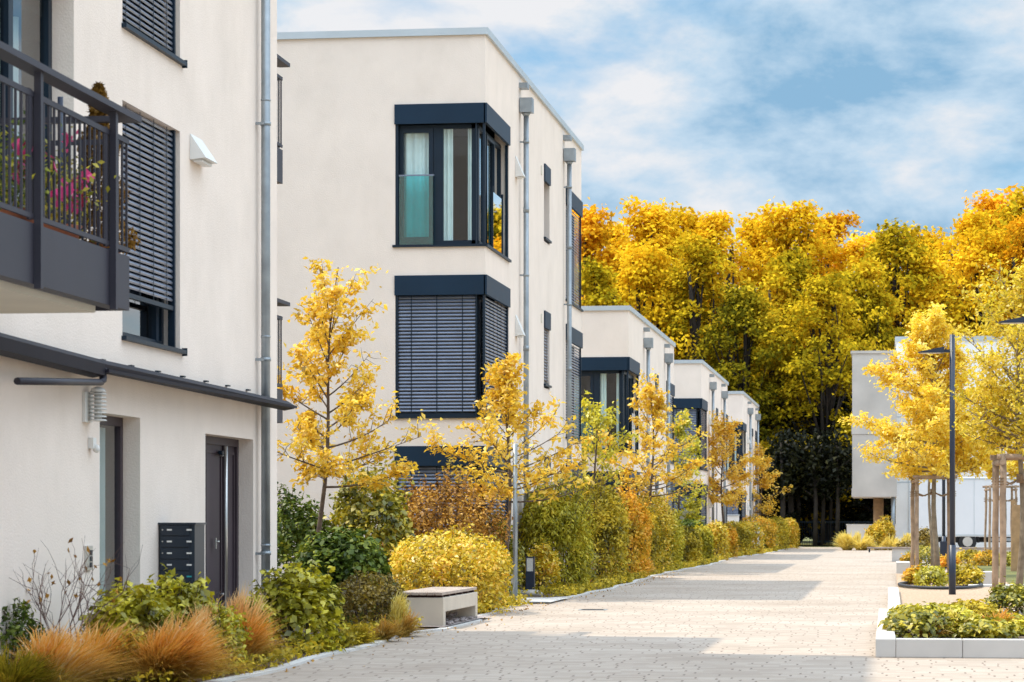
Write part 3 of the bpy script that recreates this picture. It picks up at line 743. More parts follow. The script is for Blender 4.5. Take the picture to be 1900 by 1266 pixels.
b.face([(XB - 12, 6, 0), (XB - 12, YB, 0), (XB - 12, YB, 9.66), (XB - 12, 6, 9.66)])
b.box(XB - 12, XB - .02, 6, YB - 3.6, 9.66, 12.75)
b.build('wall', M['stucco'], B1)
b = MB(); b.box(XB - 12, XB - .02, 6.02, YB - .02, 9.5, 9.62); b.build('roof', M['coping'], B1)
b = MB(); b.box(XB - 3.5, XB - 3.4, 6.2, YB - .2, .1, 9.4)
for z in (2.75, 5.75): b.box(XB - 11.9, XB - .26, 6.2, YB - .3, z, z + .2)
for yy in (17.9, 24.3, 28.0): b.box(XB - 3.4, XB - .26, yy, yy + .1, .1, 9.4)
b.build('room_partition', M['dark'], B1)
# windows with blinds
def b1_window(zb, zt, zblind):
    a0, a1 = w0, w1
    fb = MB(); sash(fb, FB, a0 + .02, a1, zb + .03, zt, -.17, .08, .06); fb.fbox(FB, a1 - .30, a1 - .20, -.24, -.165, zb + .1, zt - .08)
    fr = fb.build('window', M['frame'], B1)
    g = MB(); pane_to(g, FB, a0 + .08, a1 - .06, zb + .08, zt - .06, -.21); g.build('pane', M['glass'], fr)
    s_ = MB(); s_.fbox(FB, a0 - .03, a1 + .10, -.16, .05, zb - .012, zb + .028); s_.fbox(FB, a1 + .08, a1 + .10, -.0, .052, zb - .03, zb + .05); s_.build('sill', M['frame'], fr)
    for q in ((a1 - .10, a1 - .06), (a0, a0 + .03)): box_part('guide_rail', M['frame'], fr, *q, -.10, -.03, zb + .03, zt, F=FB)
    bb = MB(); blind_to(bb, FB, a0 + .03, a1 - .10, zblind, zt, -.06, .058); bb.build('blind', [M['slat'], M['frame']], fr)
    cb = MB(); curtain_to(cb, FB, a0 + .1, a0 + .5, zb + .1, zt, -.45, 5); cb.build('curtain', M['curtain'], fr)
b1_window(3.02, 5.27, 3.44); b1_window(5.96, 8.22, 5.99)
# balcony doors
fb = MB(); a1 = bd1
sash(fb, FB, 18.0, a1, 3.38, 6.1, -.20, .1, .07); _, ym = onX(19, XB - .2); fb.fbox(FB, ym - .06, ym + .06, -.27, -.195, 3.45, 6.0)
fr = fb.build('balcony_door', M['frame'], B1); g = MB(); pane_to(g, FB, 18.1, a1 - .08, 3.45, 6.02, -.24); g.build('pane', M['glass'], fr)
cb = MB(); curtain_to(cb, FB, a1 - 1.3, a1 - .1, 3.45, 6.0, -.5, 9, .04, .16); cb.build('curtain', M['curtain'], fr)
# entrance doors
def entry(a0, a1, zt, style):
    fb = MB(); sash(fb, FB, a0, a1, .03, zt, -.17, .085, .07); 
    if style == 2:
        for q in (.30, .72): fb.fbox(FB, a0 + (a1 - a0) * q - .04, a0 + (a1 - a0) * q + .04, -.24, -.172, .12, zt - .085)
        fb.fbox(FB, a0 + .085, a1 - .085, -.25, -.20, .115, zt - .085)
        for (q0, q1) in ((.06, .26), (.35, .67), (.77, .94)):
            sash(fb, FB, a0 + (a1 - a0) * q0, a0 + (a1 - a0) * q1, .2, zt - .15, -.185, .03, .02)
    d_ = fb.build('entrance_door', M['door'], B1)
    if style == 1:
        pb = MB(); pane_to(pb, FB, a0 + .08, a1 - .08, .1, zt - .08, -.20); pb.build('pane', M['glass'], d_)
        cb = MB(); curtain_to(cb, FB, a0 + .1, a1 - .1, .1, zt - .1, -.33, 4, .02, .06); cb.build('curtain', M['curtain'], d_)
    else:
        h = MB(); _, yh = onX(419, XB - .1); h.tube([(XB - .10, yh, .35), (XB - .10, yh, zt - .1)], .021, 10)
        for z in (.5, zt - .2): h.tube([(XB - .18, yh, z), (XB - .10, yh, z)], .012, 8)
        h.build('handle', M['steel'], d_)
        k = MB(); _, yk = onX(399, XB - .17); k.fbox(FB, yk - .02, yk + .02, -.165, -.155, 1.0, 1.12); k.tube([(XB - .16, yk, 1.08), (XB - .12, yk, 1.08)], .009, 8); k.build('lock', M['steel'], d_)
        c_ = MB(); _, yc = onX(405, XB - .17); c_.fbox(FB, yc - .0, yc + .3, -.17, -.13, zt - .19, zt - .15); c_.build('door_closer', M['frame'], d_)
entry(n0, n1, 2.30, 1); entry(d0, d1, 2.23, 2)
vent_hood(B1, FB, onX(352, XB)[1], 1.3 + (968 - 293) / (5040 / 27.9), .50, .27, .17)
# downpipe (no head in view)
_, yp = onX(493, XB + .1); p = MB(); p.tube([(XB + .1, yp, .02), (XB + .1, yp, 9.5)], .053, 14)
for z in (.92, 3.13, 5.82, 8.6): p.tube([(XB + .1, yp, z), (XB + .1, yp, z + .04)], .062, 14); p.box(XB - .01, XB + .1, yp - .09, yp - .06, z, z + .03)
for z in (1.02, .72, 3.4, 6.1): p.tube([(XB + .1, yp, z), (XB + .1, yp, z + .02)], .058, 14)
p.build('downpipe', M['zinc'], B1)
# main balcony : part of the building
def balcony(parent, x0, x1, y0, y1, z0, posts, name='balcony', nb=.12):
    fb = MB(); fb.box(x1 - .03, x1, y0, y1, z0, z0 + .41); fb.box(x0, x1 - .031, y1 - .03, y1, z0, z0 + .41)
    fb.box(x1 - .12, x1 - .031, y0, y1 - .04, z0 + .0, z0 + .02)
    bal = fb.build(name, M['balc'], parent)
    s_ = MB(); s_.box(x0 + .0, x1 - .20, y0, y1 - .22, z0 - .03, z0 + .22); s_.build('slab', M['soffit'], bal)
    for yy in posts: box_part('railing_post', M['balc'], bal, x1 + .001, x1 + .05, yy - .028, yy + .028, z0 - .03, z0 + 1.44)
    rl = MB(); rl.box(x1 - .06, x1 + .08, y0, y1 + .06, z0 + 1.43, z0 + 1.475); rl.box(x0, x1 - .061, y1 - .05, y1 + .03, z0 + 1.43, z0 + 1.475)
    rl.build('handrail', M['balc'], bal)
    br = MB(); br.box(x1 - .02, x1 - .0, y0, y1, z0 + 1.26, z0 + 1.30); br.box(x1 - .02, x1, y0, y1, z0 + .44, z0 + .475)
    yy = y1 - .03
    while yy > y0: br.box(x1 - .022, x1 - .006, yy - .009, yy + .009, z0 + .476, z0 + 1.259); yy -= nb
    for yy in posts:
        for s in (-1, 1): br.box(x1 - .023, x1 - .004, yy + s * .085 - .03, yy + s * .085 + .03, z0 + .43, z0 + 1.31)
    br.box(x0, x1 - .03, y1 - .03, y1 - .01, z0 + 1.26, z0 + 1.30); br.box(x0, x1 - .03, y1 - .03, y1 - .01, z0 + .44, z0 + .475)
    xx = x1 - .12
    while xx > x0: br.box(xx - .009, xx + .009, y1 - .028, y1 - .012, z0 + .476, z0 + 1.259); xx -= nb
    br.build('railing', M['balc'], bal)
    return bal
XF = -5.71
_, pb1 = onX(58 + 7, XF); _, pb2 = onX(205, XF); _, ye = onX(240, XF)
balcony(B1, XB, XF, 12.0, ye, 2.90, [pb1 - 2 * (pb2 - pb1), pb1 - (pb2 - pb1), pb1, pb2])
FZ = 3.13
# end balconies on the far end of the near building
balcony(B1, XB - 2.2, -7.33, YB + .02, YB + 1.1, 5.42, [YB + .35])
balcony(B1, XB - 2.2, -7.33, YB + .02, YB + 1.1, 2.50, [YB + .35])
# things on the balcony
def potted(px, t, label, kind, seed, X=None):
    x, y = G(px, t) if X is None else (X, onX(px, X)[1]); rng = np.random.default_rng(seed)
    r = thing('potted_plant', (x, y, FZ), label, 'potted plant', 'potted plants on the balcony')
    p = MB(); p.tube([(x, y, FZ), (x, y, FZ + .26), (x, y, FZ + .30), (x, y, FZ + .30)], [.12, .17, .19, .16], 16); p.build('pot', M['terra'], r)
    if kind == 'conifer':
        n = 4200; u = rng.uniform(0, 1, n); z = FZ + .25 + 1.28 * u; rad = (.25 * (1 - u) ** .8 + .02) * np.sqrt(rng.uniform(.2, 1, n)) * (1 + .25 * np.sin(u * 22)); th = rng.uniform(0, 2 * pi, n)
        C = np.stack([x + rad * np.cos(th), y + rad * np.sin(th), z], 1); od = np.stack([np.cos(th), np.sin(th), np.full(n, .8)], 1)
        V, Fq = leaf_geo(C, .06, rng, .35, 0, od, -.5, .1); np_mesh('foliage', V, Fq, M['conif'], r)
        st = MB(); st.tube([(x, y, FZ + .2), (x, y, FZ + 1.35)], [.02, .006], 6); st.build('stem', M['bark'], r)
    else:
        n = 700; C = np.array([x, y, FZ + .55]) + rng.normal(size=(n, 3)) * np.array([.12, .16, .15]); V, Fq = leaf_geo(C, .055, rng, .5, .3); np_mesh('foliage', V, Fq, M['s_mix' if kind == 'pink' else 's_dg'], r)
        st = MB()
        for k in range(7):
            st.tube([(x, y, FZ + .25), (x + rng.normal() * .1, y + rng.normal() * .14, FZ + .6 + rng.uniform(0, .15))], [.006, .003], 5)
        st.build('stem', M['s_mix'], r)
        fc = np.array([x + .14, y, FZ + .58]) + rng.normal(size=(9, 3)) * np.array([.05, .16, .14]); fc = np.repeat(fc, 7, 0) + rng.normal(size=(63, 3)) * .03
        V, Fq = leaf_geo(fc, .085, rng, .75, .1); np_mesh('blossom', V, Fq, M['pink'], r)
    return r
potted(183, 0, 'tall cone-shaped brown conifer in a pot at the balcony end', 'conifer', 1, X=-6.02)
potted(104, 0, 'pot with trailing pink flowers behind the balcony railing', 'pink', 2, X=-5.95)
potted(20, 0, 'dark green plant in a terracotta pot at the left edge of the balcony', 'dark', 3, X=-5.95)
ux, uy = -6.15, onX(112, -6.15)[1]
p = MB(); p.tube([(ux, uy, FZ), (ux, uy, FZ + 1.35)], .022, 10); p.box(ux - .18, ux + .18, uy - .18, uy + .18, FZ, FZ + .05)
tag(p.build('parasol_pole', M['lamp'], None, (ux, uy, FZ)), 'dark blue parasol pole standing on the balcony behind the pink flowers', 'parasol pole')

# awning along the wall
XA = XB + .20
_, ya0 = onX(-60, XA); _, ya1 = onX(176, XA); _, ya2 = onX(531, XA)
AW = thing('awning', (XA, ya2, 2.6), 'long dark retracted awning cassette mounted over the entrance doors', 'awning')
def cass(y0, y1, z0, z1, hgt, dz):
    b = MB(); pr = [(-.19, .02), (.02, -.00), (.10, -.05), (.09, -.05 - hgt), (-.02, -.07 - hgt), (-.19, -.03 - hgt)]
    A = [(XA + q[0], y0, z0 + q[1]) for q in pr]; B_ = [(XA + q[0], y1, z1 + q[1]) for q in pr]; n = len(pr)
    for k in range(n): b.face([A[k], A[(k + 1) % n], B_[(k + 1) % n], B_[k]])
    b.face(A[::-1]); b.face(B_); return b
cass(ya0, ya1, 2.80, 2.74, .10, 0).build('front_cassette', M['awn'], AW)
c2 = cass(ya1 + .01, ya2, 2.74, 2.70, .04, 0); c2.build('cassette', M['awn'], AW)
b = MB(); b.box(XA + .03, XA + .13, ya1, ya2, 2.615, 2.645)
b.build('front_rail', M['awn'], AW)
k = ya1 - 3
while k < ya2: box_part('bracket', M['frame'], AW, XB + .003, XB + .04, k, k + .09, 2.77, 2.785); k += .95
b = MB(); b.tube([(XA + .06, ya1 + .05, 2.66), (XA + .06, ya1 + .05, 2.55), (XA + .06, ya1 - .05, 2.53)], [.035, .035, .03], 8); b.tube([(XA + .06, ya1 - .0, 2.53), (XA + .06, ya0 + 1, 2.42)], .030, 8)
b.build('folding_arm', M['balc'], AW)
# wall lamp
_, yl = onX(180, XB + .1); tl, _ = onX(180, XB + .1)
WL = thing('wall_lamp', (XB, yl, Zp(755, tl)), 'white louvred wall lamp beside the glazed entrance door', 'wall lamp')
zb_, zt_ = Zp(784, tl), Zp(728, tl)
b = MB(); b.box(XB + .002, XB + .03, yl - .13, yl + .1, zb_, zt_); b.build('mounting_plate', M['white'], WL)
b = MB()
for k in range(8):
    z = zb_ + (zt_ - zb_) * (k + .4) / 8; b.tube([(XB + .11, yl, z), (XB + .11, yl, z + .012)], [.082, .070], 16)
b.tube([(XB + .11, yl, zt_), (XB + .11, yl, zt_ + .03), (XB + .11, yl, zt_ + .05)], [.075, .06, .02], 14); b.build('lamp_shade', M['white'], WL)
b = MB(); b.tube([(XB + .11, yl, zb_ + .01), (XB + .11, yl, zt_)], .035, 12); b.build('lamp_tube', M['opal'], WL)
_, yq = onX(172, XB + .03); tq = tl
b = MB(); b.box(XB + .002, XB + .05, yq - .05, yq + .05, Zp(832, tq), Zp(812, tq)); b.ball((XB + .06, yq + .01, Zp(832, tq)), .035, .035, .04, 12)
tag(b.build('motion_sensor', M['white'], None, (XB, yq, Zp(822, tq))), 'small white motion sensor on the wall under the louvred lamp', 'motion sensor')
_, yq = onX(164, XB + .01); tq, _ = onX(164, XB)
IC = thing('door_intercom', (XB, yq, Zp(1035, tq)), 'steel door intercom panel on the wall left of the glazed door', 'intercom')
b = MB(); b.box(XB + .002, XB + .025, yq - .09, yq + .09, Zp(1058, tq), Zp(1013, tq)); b.build('panel', M['steel'], IC)
b = MB()
for k in range(3): b.box(XB + .0255, XB + .032, yq + .0, yq + .06, Zp(1053, tq) + k * .055, Zp(1053, tq) + k * .055 + .045)
b.build('name_plate', M['blackbox'], IC)
# letterbox stack
_, ym0 = onX(292, XB); tm = onX(294, XB)[0]
ym_ = ym0 + .02; tm = ym_ / ray(325)[1]
mz1 = Zp(970, tm); x0m = XB + .012; x1m = G(362, tm)[0]
LB = thing('letterbox_stack', (XB, ym_, 0), 'dark navy stack of five letterboxes between the two entrance doors', 'letterboxes')
b = MB(); b.box(x0m, x1m, ym_ + .012, ym_ + .40, .28, mz1 - .02); b.box(x0m - .008, x1m + .015, ym_ - .01, ym_ + .42, mz1 - .0195, mz1); b.build('casing', M['blackbox'], LB)
for k in range(5):
    zc = mz1 - .115 * (k + 1) - .012
    f = MB(); f.box(x0m + .015, x1m - .05, ym_ - .001, ym_ + .011, zc, zc + .104); fl = f.build('letterbox_flap', M['blackbox'], LB, bevel=.004)
    q = MB()
    for (xx, ww) in ((.10, .06), (.30, .06)):
        q.box(x0m + xx - ww / 2 + .01, x0m + xx + ww / 2, ym_ - .006, ym_ - .002, zc + .048, zc + .064)
    q.build('name_plate', M['teal'] if k == 4 else M['white'], fl)
    q = MB(); q.tube([(x0m + .035, ym_ - .001, zc + .056), (x0m + .035, ym_ - .008, zc + .056)], .007, 8); q.build('lock', M['steel'], fl)

# ------------------------------------------------------------------ street furniture left
bx0, bx1 = -5.96, -5.36; by0 = onX(823, -5.36)[1]; by1 = by0 + 2.75
BN = thing('concrete_bench', ((bx0 + bx1) / 2, (by0 + by1) / 2, 0), 'concrete bench with slatted wooden seat beside the yellow shrub', 'bench')
b = MB(); zt = .375
b.box(bx0, bx1, by0, by0 + .16, 0, zt); b.box(bx0, bx1, by1 - .16, by1, 0, zt); b.box(bx0, bx1, by0 + .161, by1 - .161, .20, zt - .001)
b.build('frame', M['conc'], BN, bevel=.008)
for k in range(6): box_part('seat_support', M['bdark'], BN, bx0 + .03, bx1 - .03, by0 + .1 + k * .5, by0 + .16 + k * .5, zt, zt + .028)
b = MB()
for k in range(6): b.box(bx0 + .01 + k * .098, bx0 + .095 + k * .098, by0 - .02, by1 + .02, zt + .029, zt + .065)
b.build('seat', M['bslat'], BN, bevel=.004)
x, y = G(956, tg(1115)); b = MB(); b.tube([(x, y, 0), (x, y, Zp(824, tg(1115)))], .038, 14); 
tag(b.build('steel_post', M['zinc'], None, (x, y, 0)), 'slim galvanised steel post standing beside the bollard light', 'post')
x, y = G(984, 48.0); BL = thing('bollard_light', (x, y, 0), 'square dark bollard light with white lens beside the path stones', 'bollard light'); h = .68
b = MB(); b.box(x - .075, x + .075, y - .06, y + .06, 0, h - .26); b.box(x - .075, x - .06, y - .06, y + .06, h - .26, h); b.box(x + .06, x + .075, y - .06, y + .06, h - .26, h); b.box(x - .06, x + .06, y + .045, y + .06, h - .26, h); b.box(x - .06, x + .06, y - .06, y + .045, h - .02, h)
b.build('housing', M['lamp'], BL)
b = MB(); b.box(x - .058, x + .058, y - .052, y + .04, h - .258, h - .022); b.build('lens', M['opal'], BL)
rngp = random.Random(5)
for (px, t, r, lb) in ((987, 47.0, .20, 'pale rounded stone at the foot of the bollard light'), (963, 48.4, .14, 'smaller rounded stone between steel post and bollard light')):
    x, y = G(px, t); b = MB(); b.ball((x, y, r * .2), r, r * .8, r * .42, 14, jit=.05, rng=rngp); tag(b.build('boulder', M['stone'], None, (x, y, 0)), lb, 'stone', 'stones by the bollard light')

# street lamps (right)
def street_lamp(px, t, label, door=False):
    x, y = G(px, t); r = thing('street_lamp', (x, y, 0), label, 'street lamp', 'dark blue street lamps')
    b = MB(); b.tube([(x, y, 0), (x, y, .9)], .060, 16); b.tube([(x, y, .9), (x, y, 4.5)], .045, 16); b.build('pole', M['lamp'], r)
    if door:
        b = MB(); b.box(x - .1, x + .1, y - .1, y + .1, 0, .75); b.build('base_box', M['lamp'], r)
    b = MB(); z = 4.22; b.obox((x - .02, y, z), (-1, 0, 0), .18, .05, .05)
    P = [(-.14, .07), (-.58, -.015), (-.58, -.03), (-.14, -.03)]
    for s in (0,):
        A = [(x + p[0], y - .13, z + p[1]) for p in P]; B_ = [(x + p[0], y + .13, z + p[1]) for p in P]
        b.face(A); b.face(B_[::-1])
        for k in range(4): b.face([A[k], A[(k + 1) % 4], B_[(k + 1) % 4], B_[k]])
    hd = b.build('lamp_head', M['lamp'], r)
    b = MB(); b.box(x - .54, x - .2, y - .10, y + .10, z - .036, z - .031); b.build('lens', M['opal'], hd)
    b = MB(); b.tube([(x - .02, y - .06, z), (x - .02, y - .045, z)], .02, 10); b.build('bolt', M['steel'], r)
street_lamp(1767, 46.5, 'tall dark blue street lamp with its full head in view, in the front planter')
street_lamp(1695, 115, 'distant slim street lamp in front of the white building edge')
street_lamp(1751, 75, 'middle street lamp half hidden behind the first tree stakes and golden crown', True)
street_lamp(1928, 39.5, 'street lamp at the right edge, only the tip of its head showing')

# ------------------------------------------------------------------ planters (right)
def kerb_row(name, pts_boxes, label, m='kerb'):
    r = thing(name, (pts_boxes[0][0], pts_boxes[0][2], 0), label, 'planter kerb', 'white concrete planter kerbs')
    for bx in pts_boxes: box_part('kerb_block', M[m], r, *bx, bevel=.008)
    return r
KX = -.13
bl = []; y0 = 26.2
bl.append((KX, KX + .19, y0, y0 + 1.0, 0, .18))
xk = KX + .193
while xk < 7: bl.append((xk, xk + .63 - .004, y0, y0 + .17, 0, .18)); xk += .63
yy = y0 + 1.004
while yy < 34.5: bl.append((KX, KX + .185, yy, yy + .996, 0, .18)); yy += 1.0
bl.append((KX + .19, 7, 35.35, 35.5, 0, .16))
kerb_row('planter_kerb', bl, 'nearest white concrete kerb with front corner around the leafy planter')
bl = []; yy = 35.8; KX2 = -.02
while yy < 48.5: bl.append((KX2, KX2 + .18, yy, yy + .996, 0, .13)); yy += 1.0
kerb_row('planter_kerb', bl, 'second white kerb run along the street beside the mulched bed')
kerb_row('planter_kerb', [(.17, .50, 66.5, 68.6, 0, .31)], 'short white kerb block standing alone past the mulched bed')
x, y = G(1655, 88); x2, _ = G(1920, 88)
bl = []; xx = x
while xx < x2 + 4: bl.append((xx, xx + 1.2, y, y + .4, 0, .42)); xx += 1.204
kr = kerb_row('seat_wall', bl, 'long low pale wall with dark slat top crossing behind the tree stakes')
b = MB(); b.box(x - .8, x2 + 4, y - .05, y + .42, .425, .47); b.build('wall_seat', M['bslat'], kr)
b = MB(); b.box(x - .75, x - .70, y, y + .35, 0.3, .424); b.build('support_leg', M['frame'], kr)
sheet('mulch_bed', KX2 + .18, 7.0, 35.5, 66, .05, M['mulch'])
sheet('planter_soil', KX + .18, 7.0, 26.3, 35.35, .10, M['soil'])
sheet('lawn', 2.4, 7.0, 50, 87, .055, M['grassg'])
x, y = G(1822, 54)
kerb_row('concrete_block', [(x - .30, x + .30, y, y + .9, .05, .30)], 'pale concrete cube block on the mulch behind the front planter')
kerb_row('stepping_slab', [(x - .32, x + 3, y - 2.2, y - 1.4, .04, .09)], 'flat pale slab lying on the mulch in front of the concrete cube')
# hose
hx, hy = G(1745, 52); b = MB(); P = []
for k in range(25):
    th = 2 * pi * k / 24; P.append((hx + .78 * cos(th) * (1 + .05 * sin(3 * th)), hy + 2.6 * sin(th), .09))
b.tube(P, .03, 8); tag(b.build('irrigation_hose', M['hose'], None, (hx, hy, 0)), 'black irrigation hose looped round the plants under the golden tree', 'hose')

def stakes(px, t, label, w_=.95, h=2.35, seed=0, rz=0.0, r=.045):
    rr = random.Random(seed); x, y = G(px, t); o = thing('tree_stakes', (x, y, 0), label, 'tree stakes', 'wooden tree stake frames')
    cs = []
    for k in range(4):
        th = rz + pi / 4 + k * pi / 2; cs.append((x + w_ * .707 * cos(th), y + w_ * .707 * sin(th)))
    for (a, c) in cs:
        b = MB(); P = [(a + rr.uniform(-.012, .012) + (x - a) * .04 * k / 6, c + rr.uniform(-.012, .012), h * k / 6) for k in range(7)]
        b.tube(P, [r * rr.uniform(.9, 1.08) for _ in P], 10); b.build('stake', M['wood'], o)
    for k in range(4):
        (a, c), (e, f) = cs[k], cs[(k + 1) % 4]
        d = Vector((e - a, f - c, 0)); L = d.length; d.normalize(); b = MB()
        z = h - .04 if k % 2 == 0 else h - .13
        p0 = Vector((a, c, z)) - d * .08; b.tube([p0, p0 + d * (L + .16)], r * .85, 8); b.build('cross_bar', M['wood'], o)
    b = MB()
    for (a, c) in cs: 
        b.tube([(a, c, h * .83), ((a + x) / 2, (c + y) / 2, h * .80), (x, y, h * .84)], .014, 6)
    for (a, c) in cs:
        for dz in (.80, .82, .84): b.tube([(a - r - .006, c, h * dz), (a, c - r - .008, h * dz), (a + r + .006, c, h * dz)], .01, 5)
    b.tube([(x, y, h * .81), (x, y, h * .87)], .06, 8); b.build('rope', M['rope'], o)
    return o
stakes(1893, 43.0, 'nearest frame of wooden stakes round the tree at the right edge', .68, 2.36, 1, .12, .052)
stakes(1731, 62.5, 'wooden stake frame round the golden tree behind the street lamp', .85, 2.36, 2, .1)
stakes(1857, 81, 'distant wooden stake frame with thin posts in front of the truck', .8, 2.38, 3, .12, .035)
x, y = G(1883, 68); b = MB(); b.obox((x, y, 0), (.02, 0, 1), 1.72, .20, .12); b.obox((x - .03, y, 1.72), (-.2, 0, 1), .12, .12, .1)
tag(b.build('wooden_stake', M['woodl'], None, (x, y, 0)), 'thick pale orange wooden stake standing alone near the right edge', 'stake')

# ------------------------------------------------------------------ white building & truck & far end
def zrow(px, py, t): return Zp(py, t)
T1 = 133
xa, ya = G(1663, T1); 
WB = thing('white_building', (xa, ya, 0), 'large white box building behind the golden trees at the right', 'building')
Ht = Zp(634, T1)
b = MB(); FWB = Fr(xa, ya, (1, 0), (0, -1))
wins = []
for (wx0, wx1, wy0, wy1) in ((1826, 1852, 728, 760), (1826, 1852, 806, 838), (1872, 1896, 728, 760)):
    wins.append((G(wx0, T1)[0] - xa, G(wx1, T1)[0] - xa, Zp(wy1, T1), Zp(wy0, T1)))
wall(FWB, 14, -.02, Ht, wins, .2, 'wall', M['stucco_w'], WB)
b.face([(xa, ya, 0), (xa, ya + 16, 0), (xa, ya + 16, Ht), (xa, ya, Ht)]); b.face([(xa + 14, ya, 0), (xa + 14, ya + 16, 0), (xa + 14, ya + 16, Ht), (xa + 14, ya, Ht)]); b.face([(xa, ya + 16, 0), (xa + 14, ya + 16, 0), (xa + 14, ya + 16, Ht), (xa, ya + 16, Ht)])
b.build('wall', M['stucco_w'], WB)
b = MB(); b.box(xa + .01, xa + 13.99, ya + .01, ya + 15.99, Ht - .2, Ht - .1); b.box(xa - .06, xa + 14.06, ya - .06, ya + .3, Ht, Ht + .24); b.box(xa - .06, xa + .3, ya + .301, ya + 16, Ht, Ht + .24); b.build('roof', M['coping'], WB)
for wn in wins:
    fb = MB(); sash(fb, FWB, wn[0], wn[1], wn[2], wn[3], -.1, .06, .06); fr = fb.build('window', M['frame'], WB); g = MB(); pane_to(g, FWB, wn[0], wn[1], wn[2], wn[3], -.13); g.build('pane', M['glass'], fr)
b = MB(); xs = G(1686, T1)[0]; b.box(xs, xs + .04, ya - .05, ya - .002, 0, Ht); b.build('seam_strip', M['coping'], WB)
b = MB()
for z in (3.2, 6.4): b.box(xa, xa + 14, ya - .012, ya - .002, z, z + .05)
for q in (5.2, 9.4): b.box(xa + q, xa + q + .05, ya - .0135, ya - .002, 0, Ht)
b.build('facade_joint', M['coping'], WB)
T2 = 128
xc0, yc = G(1580, T2); xc1 = G(1664, T2)[0]
CB = thing('concrete_annex', (xc0, yc, 0), 'grey concrete box storey cantilevered beside the white building', 'building')
z0c, z1c = Zp(922, T2), Zp(656, T2)
b = MB(); zs_ = Zp(789, T2); zs3 = Zp(806, T2); zs2 = Zp(906, T2)
b.box(xc0, xc1, yc, yc + 9, z0c, zs2 - .01); b.box(xc0 + .03, xc1, yc + .03, yc + 9, zs2 - .01, zs3 - .008); b.box(xc0, xc1, yc, yc + 9, zs3, zs_); b.box(xc0 + .03, xc1, yc + .03, yc + 9, zs_ + .01, z1c)
b.build('wall', M['concg'], CB); b = MB(); b.box(xc0 - .04, xc1, yc - .04, yc + 9.04, z1c + .001, z1c + .12); b.build('roof', M['concg'], CB)
xs, _ = G(1657, T2 + .4); b = MB(); b.tube([(xs, yc + .4, 0), (xs, yc + .4, z0c)], .09, 10); b.build('column', M['zinc'], CB)
xs, ys = G(1630, T2 + 6); b = MB(); b.tube([(xs, ys, 0), (xs, ys, 2.6)], .25, 12); b.build('column', M['woodl'], CB)
x0_, yl_ = G(1571, 131.5); x1_, _ = G(1664, 131.5)
b = MB(); b.box(x0_, x1_, yl_, yl_ + .25, 0, Zp(975, 131.5)); b.box(x0_ - .03, x1_, yl_ - .03, yl_ + .28, Zp(975, 131.5) + .001, Zp(974, 131.5) + .03)
tag(b.build('garden_wall', M['stucco_w'], None, (x0_, yl_, 0)), 'low pale wall below the grey concrete box at the street end', 'wall', 'low white garden walls')
x0f, yf = G(1380, 146)
FN = thing('metal_fence', (x0f, yf, 0), 'thin dark metal fence at the edge of the wood behind the street end', 'fence')
b = MB(); b.box(x0f, x0f + 10, yf, yf + .04, 1.25, 1.3); b.box(x0f, x0f + 10, yf, yf + .04, .2, .25); 
for k in range(80): b.box(x0f + .125 * k, x0f + .125 * k + .016, yf + .01, yf + .03, 0, 1.35)
b.build('railing', M['frame'], FN)
b = MB()
for k in range(5): b.box(x0f + 2.5 * k - .03, x0f + 2.5 * k + .03, yf + .041, yf + .1, 0, 1.45)
b.build('post', M['frame'], FN)

# box truck
T3 = 122; xt0, yt = G(1672, T3)
xt0 = G(1700, T3)[0]; xt1 = xt0 + 7.2; zb_ = Zp(996, T3); ztp = Zp(886, T3)
TR = thing('box_truck', (xt0, yt, 0), 'white box truck parked in front of the white building', 'truck')
b = MB(); b.box(xt0, xt1, yt, yt + 2.4, zb_, ztp); b.build('cargo_box', M['truck'], TR, bevel=.03)
b = MB(); b.box(xt0, xt1, yt - .012, yt - .001, ztp - .12, ztp - .04); b.box(xt0, xt1, yt - .012, yt - .001, zb_ + .02, zb_ + .1); b.build('trim_rail', M['coping'], TR)
b = MB()
for k in range(1, 9): b.box(xt0 + .85 * k, xt0 + .85 * k + .025, yt - .008, yt - .0005, zb_ + .11, ztp - .13)
b.build('panel_seam', M['coping'], TR)
b = MB(); b.box(xt0 + .15, xt0 + .5, yt + .02, yt + .06, zb_ - .22, zb_ - .08); b.build('tail_light', M['red'], TR)
b = MB(); b.box(xt0 + 3.2, xt1 - .9, yt + .04, yt + .08, .42, zb_ - .06); b.build('side_guard', M['zinc'], TR)
b = MB(); b.box(xt0 + .2, xt1 + 1.8, yt + .5, yt + .7, zb_ - .25, zb_ - .02); b.box(xt0 + .2, xt1 + 1.8, yt + 1.7, yt + 1.9, zb_ - .25, zb_ - .02); b.build('chassis', M['tyre'], TR)
b = MB(); b.box(xt1 + .15, xt1 + 1.9, yt + .05, yt + 2.35, .5, 1.5); b.hexa([(xt1 + .15, yt + .05, 1.5), (xt1 + 1.9, yt + .05, 1.5), (xt1 + 1.9, yt + 2.35, 1.5), (xt1 + .15, yt + 2.35, 1.5), (xt1 + .15, yt + .15, 2.5), (xt1 + 1.55, yt + .15, 2.5), (xt1 + 1.55, yt + 2.25, 2.5), (xt1 + .15, yt + 2.25, 2.5)]); cb_ = b.build('cab', M['truck'], TR, bevel=.04)
b = MB(); b.face([(xt1 + .4, yt + .035, 1.55), (xt1 + 1.5, yt + .035, 1.55), (xt1 + 1.35, yt + .12, 2.3), (xt1 + .4, yt + .12, 2.3)]); b.build('side_window', M['glass'], cb_)
wx = G(1795, T3)[0]
